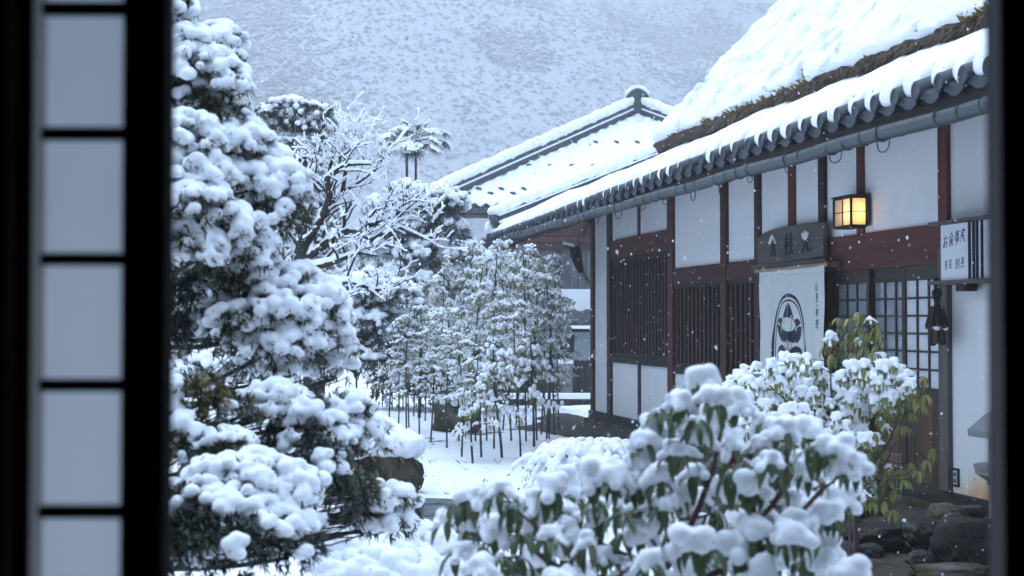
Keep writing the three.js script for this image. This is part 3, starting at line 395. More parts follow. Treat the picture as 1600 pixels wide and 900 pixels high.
function brush(c, k, x, y, w, h, lw, slant = 0) { // brush lettering: each stroke starts thick and thins out
  for (const s of strokes(k)) for (let i = 1; i < s.length; i++) for (let t = 0; t <= 1; t += 0.04) {
    const X = lerp(s[i - 1][0], s[i][0], t) / 100, Y = lerp(s[i - 1][1], s[i][1], t) / 100, r = lw * (0.62 - 0.3 * t * (i === s.length - 1 ? 1 : 0.3) + 0.1 * Math.sin(i * 5 + t * 3));
    c.beginPath(); c.ellipse(x + X * w + (0.5 - Y) * slant, y + Y * h - X * 0.05 * h, r, r * 0.8, -0.6, 0, 7); c.fill();
  }
}
const canvasMap = (w, h, f) => { const c = document.createElement('canvas'); c.width = w; c.height = h; const x = c.getContext('2d'); x.lineCap = x.lineJoin = 'round'; f(x); const t = new THREE.CanvasTexture(c); t.colorSpace = THREE.SRGBColorSpace; return t; };

// ---------------------------------------------------------------- things on the front of the house
{ // entrance curtain
  const o = thing('shop_curtain', 'long pale cloth curtain with a dark leaf crest hanging in the entrance', 'curtain', [5.5, 0.6, -12.63]);
  const S = 648, W = 1024, H = 856, INK = '#1b2230';
  const map = canvasMap(W, H, (c) => {
    c.fillStyle = '#d3d4cf'; c.fillRect(0, 0, W, H); const r = rng(3);
    for (let k = 0; k < 2600; k++) { c.fillStyle = r() < 0.5 ? 'rgba(255,255,250,0.05)' : 'rgba(110,110,100,0.05)'; r() < 0.5 ? c.fillRect(r() * W, r() * H, 2, 40 + 160 * r()) : c.fillRect(r() * W, r() * H, 30 + 90 * r(), 1.5); }
    c.fillStyle = 'rgba(120,122,118,0.5)'; for (const x of [0.235, 0.49, 0.725]) c.fillRect(x * W, 0, 2, H); c.fillRect(0, 40, W, 2);
    const q = (x, y) => [496 + (x - 265) / 140 * 243, 497 + (y - 725) / 465 * 324], poly = (f, pts, mirror) => { for (const m of mirror ? [0, 1] : [0]) { c.fillStyle = f; c.beginPath(); pts.forEach(([x, y], i) => { const p = q(m ? 524 - x : x, y); if (!i) c.moveTo(...p); else { const b = pts[i - 1], e = q(m ? 524 - b[0] : b[0], b[1]); c.quadraticCurveTo((e[0] * 0.5 + p[0] * 0.5) + (p[1] - e[1]) * 0.12 * (m ? -1 : 1), (e[1] + p[1]) / 2 - (p[0] - e[0]) * 0.12 * (m ? -1 : 1), ...p); } }); c.closePath(); c.fill(); } };
    c.strokeStyle = INK; c.lineWidth = 21; c.beginPath(); c.ellipse(496, 497, 243, 324, 0, 0, 7); c.stroke(); c.lineWidth = 11; c.beginPath(); c.ellipse(496, 497, 214, 294, 0, 0, 7); c.stroke();
    poly(INK, [[262, 312], [300, 455], [264, 462], [225, 455]]); c.fillStyle = '#d3d4cf'; c.fillRect(q(262, 0)[0] - 3, q(0, 315)[1], 6, 105);
    poly(INK, [[165, 500], [188, 465], [214, 472], [206, 532], [182, 518]], true); poly(INK, [[158, 532], [198, 540], [208, 600], [211, 684], [184, 650], [163, 595]], true);
    poly(INK, [[210, 566], [262, 590], [314, 566], [318, 640], [300, 684], [262, 652], [224, 684], [208, 640]]);
    c.fillStyle = '#d3d4cf'; c.beginPath(); c.ellipse(...q(262, 520), 94, 47, 0, 0, 7); c.fill(); c.lineWidth = 4; for (const k of [-1, -0.5, 0, 0.5, 1]) { c.beginPath(); c.moveTo(...q(262 + k * 40, 470 + 18 * k * k)); c.quadraticCurveTo(...q(262 + k * 74, 520), ...q(262 + k * 40, 572)); c.stroke(); }
    c.lineWidth = 5; c.beginPath(); c.ellipse(...q(262, 520), 94, 47, 0, 0, 7); c.stroke();
    c.lineWidth = 4; for (const k of [-1, -0.4, 0.4, 1]) { c.beginPath(); c.moveTo(...q(262, 665)); c.quadraticCurveTo(...q(262 + 46 * k, 700), ...q(262 + 8 * k, 745)); c.stroke(); } c.beginPath(); c.moveTo(...q(262, 745)); c.lineTo(...q(262, 790)); c.stroke();
    poly(INK, [[158, 800], [172, 730], [212, 708], [246, 745], [252, 800], [215, 860], [170, 850]], true); poly('#d3d4cf', [[170, 772], [215, 764], [246, 792], [205, 790]], true);
    poly(INK, [[230, 880], [262, 830], [296, 880], [262, 1010]]);
    c.fillStyle = INK; ['yama', 'sato', 'dash', 'ryo', 'ri'].reduce((y, g) => { const h = g === 'dash' ? 20 : 62; brush(c, g, 868, y, 46, h, 6.5); return y + h + 4; }, 92);
  });
  const b = new MB(3); b.grid(170, 40, (u, v) => { const l = lerp(13.42, 11.84, u), y = lerp(0.6, 1.92, v), f = 1 - v; return [5.5 + (0.013 * Math.sin(u * 23 + v) + 0.016 * Math.sin(u * 9 + 1 + v * 0.7)) * (0.25 + f) - 0.022 * f * (Math.exp(-Math.pow((u - 0.235) / 0.012, 2)) + Math.exp(-Math.pow((u - 0.49) / 0.012, 2)) + Math.exp(-Math.pow((u - 0.725) / 0.012, 2))) + 0.004 * Math.sin(v * 14 + u * 4), y + 0.01 * Math.sin(u * 6), -l, u, v]; });
  M.cloth = phy({ map, color: rgb(1.12, 1.13, 1.15), roughness: 0.95, side: THREE.DoubleSide, transmission: 0.18, bumpMap: grit, bumpScale: 0.001 }); b.build('cloth', M.cloth, o);
  const r = new MB(4); r.tube([V(5.5, 1.915, -13.5), V(5.5, 1.925, -11.78)], 0.018, 8); r.build('rod', M.pale, o);
  for (const l of [13.46, 11.82]) { const k = new MB(5); k.box(5.49, 1.9, -l - 0.015, 5.62, 1.95, -l + 0.015); k.build('rod_holder', M.pale, o); }
}
{ // carved name board
  const o = thing('name_board', 'weathered grey board with three carved characters above the entrance curtain', 'sign board', [5.57, 1.99, -12.82]);
  const sh = new THREE.Shape(); sh.moveTo(-13.6, 1.985); sh.lineTo(-12.03, 2.005); sh.lineTo(-12.03, 2.315); sh.quadraticCurveTo(-12.8, 2.345, -13.3, 2.315); sh.quadraticCurveTo(-13.5, 2.3, -13.6, 2.25); sh.closePath();
  const g = new THREE.ExtrudeGeometry(sh, { depth: 0.035, bevelEnabled: true, bevelSize: 0.006, bevelThickness: 0.006, bevelSegments: 1 }); g.rotateY(-Math.PI / 2); g.translate(5.605, 0, 0); { const p = g.attributes.position; const uv = g.attributes.uv; for (let k = 0; k < p.count; k++) uv.setXY(k, p.getZ(k), p.getY(k)); } g.translate(-5.57, -1.99, 12.82);
  mesh('board', g, M.grey, o);
  for (const [k, l, w] of [['sha', 13.18, 0.22], ['eda', 12.8, 0.22], ['hikari', 12.4, 0.22]]) {
    const b = new MB(7); for (const s of strokes(k)) for (let i = 1; i < s.length; i++) { const f = (p) => V(5.562, 2.275 - p[1] / 100 * 0.235, -(l + w / 2 - p[0] / 100 * w)); b.bar(f(s[i - 1]), f(s[i]), 0.016, 0.012, V(1, 0, 0)); } b.build('carved_character', M.ink, o);
    if (k !== 'eda') { const sb = []; const r = rng(9); for (const s of strokes(k).slice(0, k === 'sha' ? 2 : 3)) for (let i = 1; i < s.length; i++) for (let t = 0.05; t < 0.95; t += 0.1) { const p = [lerp(s[i - 1][0], s[i][0], t), lerp(s[i - 1][1], s[i][1], t)]; sb.push(5.556, 2.278 - p[1] / 100 * 0.235, -(l + w / 2 - p[0] / 100 * w), 0.011 + 0.004 * r()); } snowOn(o, sb, 0.006); }
  }
  const b = new MB(8); b.box(5.545, 1.945, -13.72, 5.64, 1.983, -11.95); b.build('ledge', M.grey, o); const c = new MB(8); c.box(5.57, 2.338, -13.2, 5.63, 2.35, -12.03); 
}
{ // lit lantern
  const o = thing('wall_lantern', 'lit square paper lantern glowing yellow on a red post', 'lantern', [5.56, 2.24, -11.46]);
  const x0 = 5.487, x1 = 5.632, l0 = 11.63, l1 = 11.29, y0 = 2.238, y1 = 2.486, t = 0.018, F = (n, ...a) => parts(n, M.iron, o, a)[0];
  for (const [x, l] of [[x0, l0], [x0, l1], [x1, l0], [x1, l1]]) F('corner_bar', x - t / 2, y0, -l - t / 2, x + t / 2, y1, -l + t / 2);
  for (const y of [y0, y1]) { F('rail', x0 - t / 2 + 0.001, y - t / 2, -l0, x0 + t / 2, y + t / 2, -l1); for (const l of [l0, l1]) F('rail', x0, y - t / 2, -l - t / 2 + 0.001, x1, y + t / 2, -l + t / 2 - 0.001); }
  F('cap', x0 - 0.02, y1 + t / 2, -l0 - 0.02, x1 + 0.02, y1 + t / 2 + 0.012, -l1 + 0.02); F('bottom_plate', x0, y0 - t / 2 - 0.006, -l0, x1, y0 - t / 2, -l1); F('back_plate', x1, y0, -l0 - 0.03, x1 + 0.012, y1, -l1 + 0.03);
  const ym = (y0 + y1) / 2, lm = (l0 + l1) / 2; F('muntin', x0 - 0.004, y0, -lm - 0.005, x0 + 0.004, y1, -lm + 0.005); F('muntin', x0 - 0.003, ym - 0.004, -l0, x0 + 0.003, ym + 0.004, -l1); for (const l of [l0, l1]) F('muntin', x0, ym - 0.004, -l - 0.003, x1, ym + 0.004, -l + 0.003);
  const pane = (f) => { const b = new MB(1); b.grid(1, 1, f); b.build('pane', M.lampPaper, o); };
  for (const [a, b] of [[y0, ym], [ym, y1]]) { for (const [p, q] of [[l0, lm], [lm, l1]]) pane((u, v) => [x0 + 0.006, lerp(a, b, v), -lerp(p, q, u)]); for (const l of [l0 - 0.005, l1 + 0.005]) pane((u, v) => [lerp(x0, x1, u), lerp(a, b, v), -l]); }
  const bulb = mesh('bulb', new THREE.SphereGeometry(0.022, 12, 10), std({ color: rgb(1, 0.8, 0.5), emissive: rgb(1, 0.6, 0.2), emissiveIntensity: 6 }), o); const bp = V(5.575, 2.36, -11.375); bulb.position.copy(bp).sub(o.position);
  const L = new THREE.PointLight(rgb(1, 0.52, 0.14), 0.12); L.castShadow = true; L.shadow.radius = 0.7; L.position.copy(bp); scene.add(L); L.name = 'lantern_light';
}
{ // white box sign
  const o = thing('box_sign', 'white box sign with dark brush lettering on the wall under the eave', 'sign', [5.56, 1.69, -9.5]);
  const map = canvasMap(512, 540, (c) => { c.fillStyle = '#d9dbe0'; c.fillRect(0, 0, 512, 540); c.fillStyle = '#1d2436'; ['o', 'shoku', 'ji', 'dokoro'].forEach((g, k) => brush(c, g, 40 + k * 106, 96 - k * 16, 96, 142, 11.5, 14)); ['su', 'shi'].forEach((g, k) => brush(c, g, 62 + k * 74, 346 - k * 8, 66, 104, 8, 10)); ['katsu', 'ho'].forEach((g, k) => brush(c, g, 262 + k * 92, 330 - k * 8, 84, 116, 8, 10)); });
  const f = new MB(1); f.grid(1, 1, (u, v) => [5.497, lerp(1.715, 2.135, v), -lerp(9.79, 9.385, u), u, v]); f.build('lettered_face', std({ map, roughness: 0.5 }), o);
  parts('case', std({ color: rgb(0.66, 0.68, 0.72), roughness: 0.5 }), o, [5.5, 1.715, -9.79, 5.62, 2.135, -8.9]);
  for (const l of [9.375, 9.318, 9.27, 9.205]) parts('upright_bar', M.ink, o, [5.488, 1.715, -l - 0.011, 5.499, 2.135, -l + 0.011]);
  parts('top_board', M.grey, o, [5.46, 2.136, -9.92, 5.64, 2.166, -8.88]); parts('bottom_board', M.grey, o, [5.46, 1.684, -9.92, 5.64, 1.714, -8.88]); parts('bracket', M.dark, o, [5.52, 1.63, -9.62, 5.63, 1.683, -9.5]);
}
{ // bundle of wood strips hanging by the sign
  const o = thing('hanging_ornament', 'dark bundle of wooden strips hung by a knotted rope beside the white sign', 'hanging ornament', [5.5, 1.22, -9.86]), X = 5.5, Lz = -9.86;
  const b = new MB(2); b.tube([V(X, 1.74, Lz), V(X + 0.01, 1.66, Lz - 0.01), V(X, 1.56, Lz), V(X, 1.5, Lz)], [0.018, 0.028, 0.02, 0.03], 8); b.build('rope', M.dark, o);
  const k = new MB(3); for (const [y, r] of [[1.7, 0.035], [1.62, 0.04], [1.575, 0.03]]) k.add(new THREE.SphereGeometry(r, 9, 7), new THREE.Matrix4().makeTranslation(X, y, Lz)); k.build('knot', M.dark, o);
  const ring = (n, r0, r1, y0, y1, m) => { for (let i = 0; i < n; i++) { const a = i / n * 6.283, s = new MB(20 + i); s.bar(V(X + Math.cos(a) * r0, y0, Lz + Math.sin(a) * r0), V(X + Math.cos(a) * r1, y1 + 0.012 * Math.sin(i * 3), Lz + Math.sin(a) * r1), 0.034, 0.014); s.build('wood_strip', m[i % m.length], o); } };
  ring(9, 0.04, 0.085, 1.52, 1.355, [M.dark, M.lattice, M.deepRed]); ring(8, 0.055, 0.06, 1.345, 1.225, [wood(0.07, 0.038, 0.025), M.lattice, wood(0.05, 0.03, 0.02)]);
  const sb = []; for (let i = 0; i < 7; i++) sb.push(X - 0.04 + 0.012 * i, 1.352, Lz + 0.07 * Math.cos(i), 0.02); snowOn(o, sb, 0.009);
}
{ const o = thing('wall_socket', 'small dark framed socket low on the white wall', 'wall socket', [5.66, 0.14, -9.86]); // and its faceplate
  parts('frame', M.iron, o, [5.652, 0.135, -9.915, 5.664, 0.275, -9.83]); parts('faceplate', std({ color: rgb(0.4, 0.4, 0.4), roughness: 0.5 }), o, [5.648, 0.152, -9.9, 5.651, 0.258, -9.845]); for (const y of [0.18, 0.228]) parts('outlet', M.iron, o, [5.644, y - 0.013, -9.885, 5.6475, y + 0.013, -9.86]); }
{ const o = thing('wire_trellis', 'small pale wire trellis leaning by the door boards', 'trellis', [5.45, -0.05, -10.35]); for (let k = 0; k < 3; k++) parts('upright_wire', M.stone, o, [5.447, 0, -10.5 + k * 0.07, 5.453, 0.36, -10.494 + k * 0.07]); for (let k = 0; k < 4; k++) parts('cross_wire', M.stone, o, [5.441, 0.06 + k * 0.09, -10.52, 5.446, 0.066 + k * 0.09, -10.34]); }

// ---------------------------------------------------------------- stones
function rock(name, label, c, rx, ry, rz, seed, m, flatTop, snow, category = 'rock') {
  const g0 = new THREE.IcosahedronGeometry(1, 12), P = g0.attributes.position, o = thing(name, label, category, [c.x, c.y - ry, c.z]), V0 = V(0, 0, 0), ix = new Map(), b = new MB(seed);
  const idx = []; for (let k = 0; k < P.count; k++) {
    V0.fromBufferAttribute(P, k); const key = V0.toArray().map((t) => t.toFixed(4)).join(); if (!ix.has(key)) {
      const n = fbm(V0.x * 1.3 + seed, V0.y * 1.3, V0.z * 1.3, 4, seed) - 0.5, f = fbm(V0.x * 4 + seed, V0.y * 4, V0.z * 4, 3, seed + 3) - 0.5, s = 1 + 0.75 * n + 0.2 * f; let y = V0.y * s; if (flatTop !== undefined) y = Math.min(y, flatTop + 0.06 * f);
      const q = [Math.sign(V0.x) * Math.pow(Math.abs(V0.x), 0.75) * s, y, Math.sign(V0.z) * Math.pow(Math.abs(V0.z), 0.75) * s]; ix.set(key, b.v(c.x + q[0] * rx, c.y + q[1] * ry, c.z + q[2] * rz, q[0] * rx + q[1] * ry * 0.7, q[2] * rz + q[1] * ry * 0.7));
    } idx.push(ix.get(key));
  } b.i = idx; b.build('stone', m, o);
  if (snow) { const sb = [], r = rng(seed); for (let k = 0; k < snow[0]; k++) { const a = r() * 6.28, d = Math.sqrt(r()) * 0.92; sb.push(c.x + Math.cos(a) * d * rx, c.y + ry * (flatTop ?? 0.95) * (1 - 0.35 * d * d) + snow[1] * 0.35, c.z + Math.sin(a) * d * rz, snow[1] * (0.8 + 0.4 * r())); } snowOn(o, sb, Math.max(0.014, snow[1] * 0.22)); }
  return o;
}
const wet = std({ color: rgb(0.14, 0.14, 0.14), map: mossTone, bumpMap: grit, bumpScale: 0.02, roughness: 0.35 });
rock('rock', 'large flat faced grey stone under the stone lantern', at(1515, 852, 9.35), 0.25, 0.2, 0.2, 3, std({ color: rgb(0.13, 0.125, 0.115), map: mossTone, bumpMap: grit, bumpScale: 0.02, roughness: 0.75 }), 0.85);
rock('rock', 'brown mottled stone in front of the foot of the wall post', at(1478, 806, 10.1), 0.13, 0.085, 0.12, 8, std({ color: rgb(0.62, 0.5, 0.4), map: mossTone, bumpMap: grit, bumpScale: 0.02, roughness: 0.85 }));
rock('rock', 'low dark wet stone at the edge of the drain below the door', at(1440, 876, 9.3), 0.1, 0.075, 0.1, 13, wet);
rock('rock', 'small bluish pebble lying on the dark soil', at(1362, 862, 9.6), 0.075, 0.06, 0.07, 17, wet);
rock('rock', 'long low grey kerb stone at the bottom right corner', at(1478, 893, 8.9), 0.26, 0.06, 0.14, 21, M.rock, 0.6);
rock('rock', 'squat blue grey stone behind the brown mottled one', at(1512, 800, 10.2), 0.12, 0.06, 0.1, 27, wet, 0.7);
rock('rock', 'long black wet stone lying behind the pebble on the dark soil', at(1385, 836, 9.9), 0.32, 0.1, 0.16, 51, wet, 0.7);
rock('rock', 'rounded black wet stone left of the large flat faced one', at(1440, 836, 9.75), 0.15, 0.13, 0.14, 55, wet, 0.8);
rock('rock', 'half buried dark stone under the right end of the foreground bush', at(1318, 866, 9.3), 0.18, 0.08, 0.14, 59, wet);
rock('doorstep', 'broad dark wet doorstep slab in front of the sliding doors', V(5.2, -0.12, -10.9), 0.24, 0.1, 0.55, 31, wet, 0.5, undefined, 'step');
rock('boulder', 'mossy grey boulder standing among the bamboo stems', at(714, 652, 20.4), 0.36, 0.3, 0.3, 35, M.rock, undefined, [30, 0.06], 'boulder');
{ // stone lantern, mostly behind the right door stile
  const c = at(1578, 860, 9.6), o = thing('stone_lantern', 'grey stone lantern half hidden by the right door stile', 'stone lantern', [c.x, -0.2, c.z]), L = (name, pts, n = 6) => { const g = new THREE.LatheGeometry(pts.map((p) => new THREE.Vector2(...p)), n === 6 ? 6 : 28).toNonIndexed(); g.computeVertexNormals(); return mesh(name, g, M.stone, o); };
  L('base', [[0, 0], [0.25, 0], [0.25, 0.09], [0.19, 0.14], [0, 0.14]]); L('shaft', [[0, 0.14], [0.15, 0.14], [0.135, 0.2], [0.135, 0.48], [0.15, 0.5], [0, 0.5]], 28); L('platform', [[0, 0.5], [0.13, 0.5], [0.22, 0.56], [0.235, 0.62], [0, 0.625]], 28); L('fire_box', [[0, 0.625], [0.135, 0.625], [0.135, 0.84], [0, 0.84]]);
  L('roof', [[0, 0.84], [0.265, 0.815], [0.27, 0.86], [0.15, 0.97], [0.06, 1.02], [0, 1.02]]); L('finial', [[0, 1.0], [0.05, 1.02], [0.06, 1.06], [0.03, 1.12], [0, 1.14]], 28);
}
{ // stepping stones under a skin of melting snow
  const o = thing('stone_path', 'wet dark flat stones half showing through thin snow on the path', 'stone path', at(720, 812, 11)); const r = rng(15);
  for (let k = 0; k < 26; k++) {
    const p = at(lerp(640, 850, r()), lerp(786, 842, Math.pow(r(), 0.8)), 1), d = p.clone().sub(EYE), s = (-0.165 - 1.4) / d.y, q = EYE.clone().addScaledVector(d, s), n = 9, b = new MB(k), w = 0.14 + 0.18 * r(), e = 0.1 + 0.1 * r(), top = groundLevel(q.x, q.z) + 0.014 + 0.008 * r(), A = [], B = [], rot0 = r();
    for (let i = 0; i < n; i++) { const a = i / n * 6.283 + rot0, f = 0.75 + 0.5 * r(); const x = q.x + Math.cos(a) * w * f, z = q.z + Math.sin(a) * e * f; A.push(b.v(x, top, z, x, z)); B.push(b.v(x * 1.0, top - 0.08, z, x, z + 0.1)); }
    const c = b.v(q.x, top + 0.006, q.z, q.x, q.z); for (let i = 0; i < n; i++) { const j = (i + 1) % n; b.tri(c, A[j], A[i]); b.quad(A[i], A[j], B[j], B[i]); } b.build('flat_stone', M.slate, o);
  }
}
// ---------------------------------------------------------------- buildings behind
{
  const W = 5.34, EY = 4.2, HP = 0.56, o = thing('tiled_roof_building', 'far white building with a snowy hipped tile roof beside the thatch', 'building', EYE.clone().setY(0).addScaledVector(V(FWD.x, 0, FWD.z).normalize(), 34).addScaledVector(RIGHT, 3.5)); o.rotation.y = -YAW;
  const bx = (n, m, ...a) => { const b = new MB(3); b.box(...a); return b.build(n, m, o, true); };
  bx('wall', M.plaster, -W + 0.22, 0, -1.25, W - 0.2, EY - 0.05, -1.4); bx('wall', M.plaster, -W + 0.221, 0, -1.4, -W + 0.36, EY - 0.05, -16); bx('post', M.redDark, -W + 0.24, 0, -1.22, -W + 0.42, EY - 0.06, -1.3);
  bx('eave_board', M.dark, -W + 0.03, EY - 0.2, -0.12, W, EY - 0.1, -1.3); bx('gutter', M.copper, -W, EY - 0.16, 0.1, W, EY - 0.07, -0.02);
  for (const x of [-3.4, -1.6, 0.4, 2.4]) bx('post', M.redDark, x, 0, -1.22, x + 0.16, EY - 0.06, -1.3);
  const gw = (x) => 0.035 * Math.cos((x / TP) * 6.283), et = new MB(4); { const n = 8; const A = [], B = [], C = []; for (let k = 0; k <= n; k++) { const x = -TP / 2 + k / n * TP, y = gw(x); A.push(et.v(x, y - 0.07 - 0.02 * Math.cos(x / TP * 6.283), 0.02, x, 0)); B.push(et.v(x, y + 0.03, 0.02, x, 0.1)); C.push(et.v(x, y + 0.03 + 0.3 * HP, -0.3, x, 0.4)); } for (let k = 0; k < n; k++) { et.quad(A[k], A[k + 1], B[k + 1], B[k]); et.quad(B[k], B[k + 1], C[k + 1], C[k]); } }
  const eg = et.geo(); for (let k = -19; k <= 19; k++) { const t = mesh('eave_tile', eg, M.tile, o); t.position.set(k * TP, EY, 0); }
  const slope = new MB(5); slope.grid(1, 1, (u, v) => [lerp(-W, W, u) * (1 - v), EY - 0.02 + v * W * HP, -v * W, u, v]); for (const s of [-1, 1]) slope.grid(1, 1, (u, v) => [s * W * (1 - v), EY - 0.02 + v * W * HP, s > 0 ? lerp(-v * W, -17, 1 - u) : lerp(-v * W, -17, u), u * 9, v * 5]); slope.build('roof_slope', M.tile, o, true);
  const sn = new MB(6); sn.grid(330, 60, (u, v) => { const t = v < 0.06 ? 0 : (v - 0.06) / 0.94, x = lerp(-W + 0.12, W - 0.12, u) * (1 - t * 0.985), h = v < 0.02 ? 0.02 : v < 0.06 ? 0.07 : 0.1, c = noise(Math.round(x / TP) * 3.1, t * 22, 0, 6); return [x, EY + t * W * HP + h + gw(x) * (1.15 - 0.35 * t) + 0.03 * (fbm(x * 2, t * 9, 0, 3, 7) - 0.5) + 0.02 * (c - 0.5) + 0.045 * ((t * 22) % 1), -t * W * 1.0 + 0.03 + (v < 0.06 && v > 0 ? 0.03 : 0), x, t * 6]; }); sn.build('roof_snow', M.snow, o, true);
  for (const s of [-1, 1]) { const q = new MB(6); q.grid(2, 2, (u, v) => [s * (W * (1 - v) - 0.02), EY + v * W * HP + 0.1, s > 0 ? lerp(-v * W - 0.1, -17, 1 - u) : lerp(-v * W - 0.1, -17, u), u * 9, v * 5]); q.build('roof_snow', M.snow, o, true); }
  const gd = new THREE.SphereGeometry(0.09, 10, 8, 0, 6.3, 0, 1.57); for (const [t, x0] of [[0.075, -W + 0.75], [0.12, -W + 1.0], [0.36, -3.05], [0.62, -1.85], [0.86, -0.55]]) for (let x = x0; x < W * (1 - t) - 0.4; x += 0.55) { const k = mesh('snow_guard', gd, M.tile, o); k.position.set(x, EY + t * W * HP + 0.1, -t * W + 0.02); k.scale.set(1.15, 0.75, 0.8); }
  for (const s of [-1, 1]) {
    const A = (t, dy, k = 0) => V(s * W * (1 - t), EY + t * W * HP + dy, -t * W + 0.05 + k), hip = (n, m, w, h, dy) => { const b = new MB(7); b.bar(A(-0.015, dy), A(0.985, dy), w, h); b.build(n, m, o, true); };
    hip('hip_ridge', M.tile, 0.26, 0.14, 0.14); hip('snow', M.snow, 0.25, 0.05, 0.235); hip('hip_ridge', M.tile, 0.2, 0.12, 0.31); hip('snow', M.snow, 0.22, 0.06, 0.4);
    const sb = [], r = rng(4); for (let t = -0.01; t < 0.98; t += 0.011) { const p = A(t, 0.46 + 0.02 * Math.sin(t * 260)); sb.push(p.x, p.y, p.z, 0.13 + 0.02 * r()); } snowOn(o, sb, 0.035, 'snow', true);
  }
  const oy = EY + W * HP, og = new THREE.Shape(); og.moveTo(-0.28, -0.1); og.lineTo(0.28, -0.1); og.lineTo(0.22, 0.3); og.lineTo(0.3, 0.42); og.quadraticCurveTo(0.16, 0.62, 0, 0.64); og.quadraticCurveTo(-0.16, 0.62, -0.3, 0.42); og.lineTo(-0.22, 0.3); og.closePath();
  const gm = new THREE.ExtrudeGeometry(og, { depth: 0.16, bevelEnabled: true, bevelSize: 0.02, bevelThickness: 0.02, bevelSegments: 1 }); gm.translate(0, oy + 0.05, -W + 0.15); mesh('ridge_end_tile', gm, M.tile, o);
  const sb = []; for (let k = -6; k <= 6; k++) sb.push(k * 0.045, oy + 0.74 - 0.004 * k * k, -W + 0.22, 0.075); snowOn(o, sb, 0.03, 'snow', true);
  bx('main_ridge', M.tile, -0.13, oy, -W, 0.13, oy + 0.4, -12); bx('snow', M.snow, -0.17, oy + 0.4, -W, 0.17, oy + 0.52, -12);
}
{ // outbuilding seen past the corner of the house
  const c = at(905, 617, 29), o = thing('outbuilding', 'dark boarded outbuilding with a narrow tiled pent roof seen past the house corner', 'outbuilding', [c.x, -0.15, c.z]); o.rotation.y = -YAW;
  const bx = (n, m, x0, y0, z0, x1, y1, z1) => { const b = new MB(Math.round(x0 * 50 + 200)); b.box(x0, y0, z0, x1, y1, z1); return b.build(n, m, o, true); }, u = (py) => (617 - py) / 2200 * 29, r = rng(8);
  for (let k = 0; k < 22; k++) bx('board', [M.dark, M.lattice, wood(0.03, 0.03, 0.034)][k % 3], -1.6 + k * 0.16, 0, -0.02 * (k % 2), -1.445 + k * 0.16, u(510), -0.1);
  for (let k = 0; k < 20; k++) bx('upper_board', [M.fence, wood(0.14, 0.14, 0.15), wood(0.075, 0.075, 0.08)][Math.floor(r() * 3)], -1.6 + k * 0.18, u(446), -0.6 + 0.025 * (k % 2), -1.43 + k * 0.18, u(380), -0.7);
  for (let k = 0; k < 5; k++) bx('clapboard', [M.deepRed, M.redDark][k % 2], -1.6, u(384 - k * 11), -0.5 - 0.012 * k, 2, u(374.5 - k * 11), -0.72);
  bx('plaster_band', M.plaster, -1.6, u(482), -0.55, 2, u(447), -0.75);  bx('wall', M.plaster, -1.6, 0, -0.76, 2, u(330), -0.9); bx('rail', M.dark, -1.6, u(560), 0.03, 2, u(566), 0.0);
  for (let k = 0; k < 12; k++) { const b = new MB(k); b.grid(6, 1, (a, v) => [-1.6 + (k + a) * 0.3, lerp(u(500), u(481), v) + 0.03 * Math.cos(a * 6.283), lerp(0.32, -0.5, v), a * 0.3, v * 0.8]); b.grid(6, 1, (a, v) => [-1.6 + (k + a) * 0.3, lerp(u(507), u(500), v) + 0.03 * Math.cos(a * 6.283) * v, 0.321, a * 0.3, v * 0.1]); b.build('roof_tile', M.tile, o, true); }
  bx('snow', M.snow, -1.6, u(510), 0.22, 2, u(505), 0.36); const w = new MB(4); w.box(-0.1, u(560), 0.01, 0.5, u(515), -0.005); w.build('window', M.doorGlass, o, true);
  const k = at(880, 617, 27.6), p = thing('concrete_box', 'pale grey concrete box capped with snow beside the boarded outbuilding', 'box', [k.x, -0.15, k.z]); p.rotation.y = -YAW;
  const b1 = new MB(5); b1.box(-0.17, 0, -0.2, 0.17, 0.74, 0.2); b1.build('case', M.stone, p, true); const b3 = new MB(5); b3.box(-0.004, 0.02, 0.2, 0.004, 0.7, 0.204); b3.build('door_seam', M.iron, p, true); const b2 = new MB(6); b2.box(-0.19, 0.74, -0.22, 0.19, 0.81, 0.22); b2.build('snow', M.snow, p, true);
  const e = at(890, 625, 27), q = thing('stone_kerb', 'low dark stone kerb topped with snow behind the house corner', 'kerb', [e.x, -0.2, e.z]); q.rotation.y = -YAW; for (let k2 = 0; k2 < 6; k2++) { const s = new MB(7 + k2); s.box(-1.6 + k2 * 0.62, 0, -0.12, -0.99 + k2 * 0.62, 0.13, 0.12); s.build('kerb_stone', wet, q, true); } const s2 = new MB(9); s2.box(-1.62, 0.13, -0.15, 2.15, 0.23, 0.14); s2.build('snow', M.snow, q, true);
}

// ---------------------------------------------------------------- plants
const TAU = Math.PI * 2, ball = (r) => { const a = r() * TAU, y = r() * 2 - 1, s = Math.sqrt(1 - y * y); return V(s * Math.cos(a), y, s * Math.sin(a)); };
function curve(a, b, r, bend, n, sagY = 0) { const m = a.clone().lerp(b, 0.5).addScaledVector(ball(r), bend * a.distanceTo(b)); m.y += sagY * a.distanceTo(b); const p = []; for (let k = 0; k <= n; k++) { const t = k / n; p.push(V(0, 0, 0).addScaledVector(a, (1 - t) * (1 - t)).addScaledVector(m, 2 * t * (1 - t)).addScaledVector(b, t * t)); } return p; }
const tones = (list) => (r) => { const c = list[Math.floor(r() * list.length)], k = 0.7 + 0.6 * r(); return [c[0] * k, c[1] * k, c[2] * k]; };
const NEEDLE = tones([[0.03, 0.045, 0.02], [0.025, 0.04, 0.022], [0.04, 0.05, 0.02], [0.1, 0.075, 0.02]]), NEEDLE_Y = tones([[0.09, 0.085, 0.02], [0.13, 0.1, 0.02], [0.05, 0.06, 0.02]]), NEEDLE_D = tones([[0.018, 0.03, 0.02], [0.022, 0.034, 0.022]]);
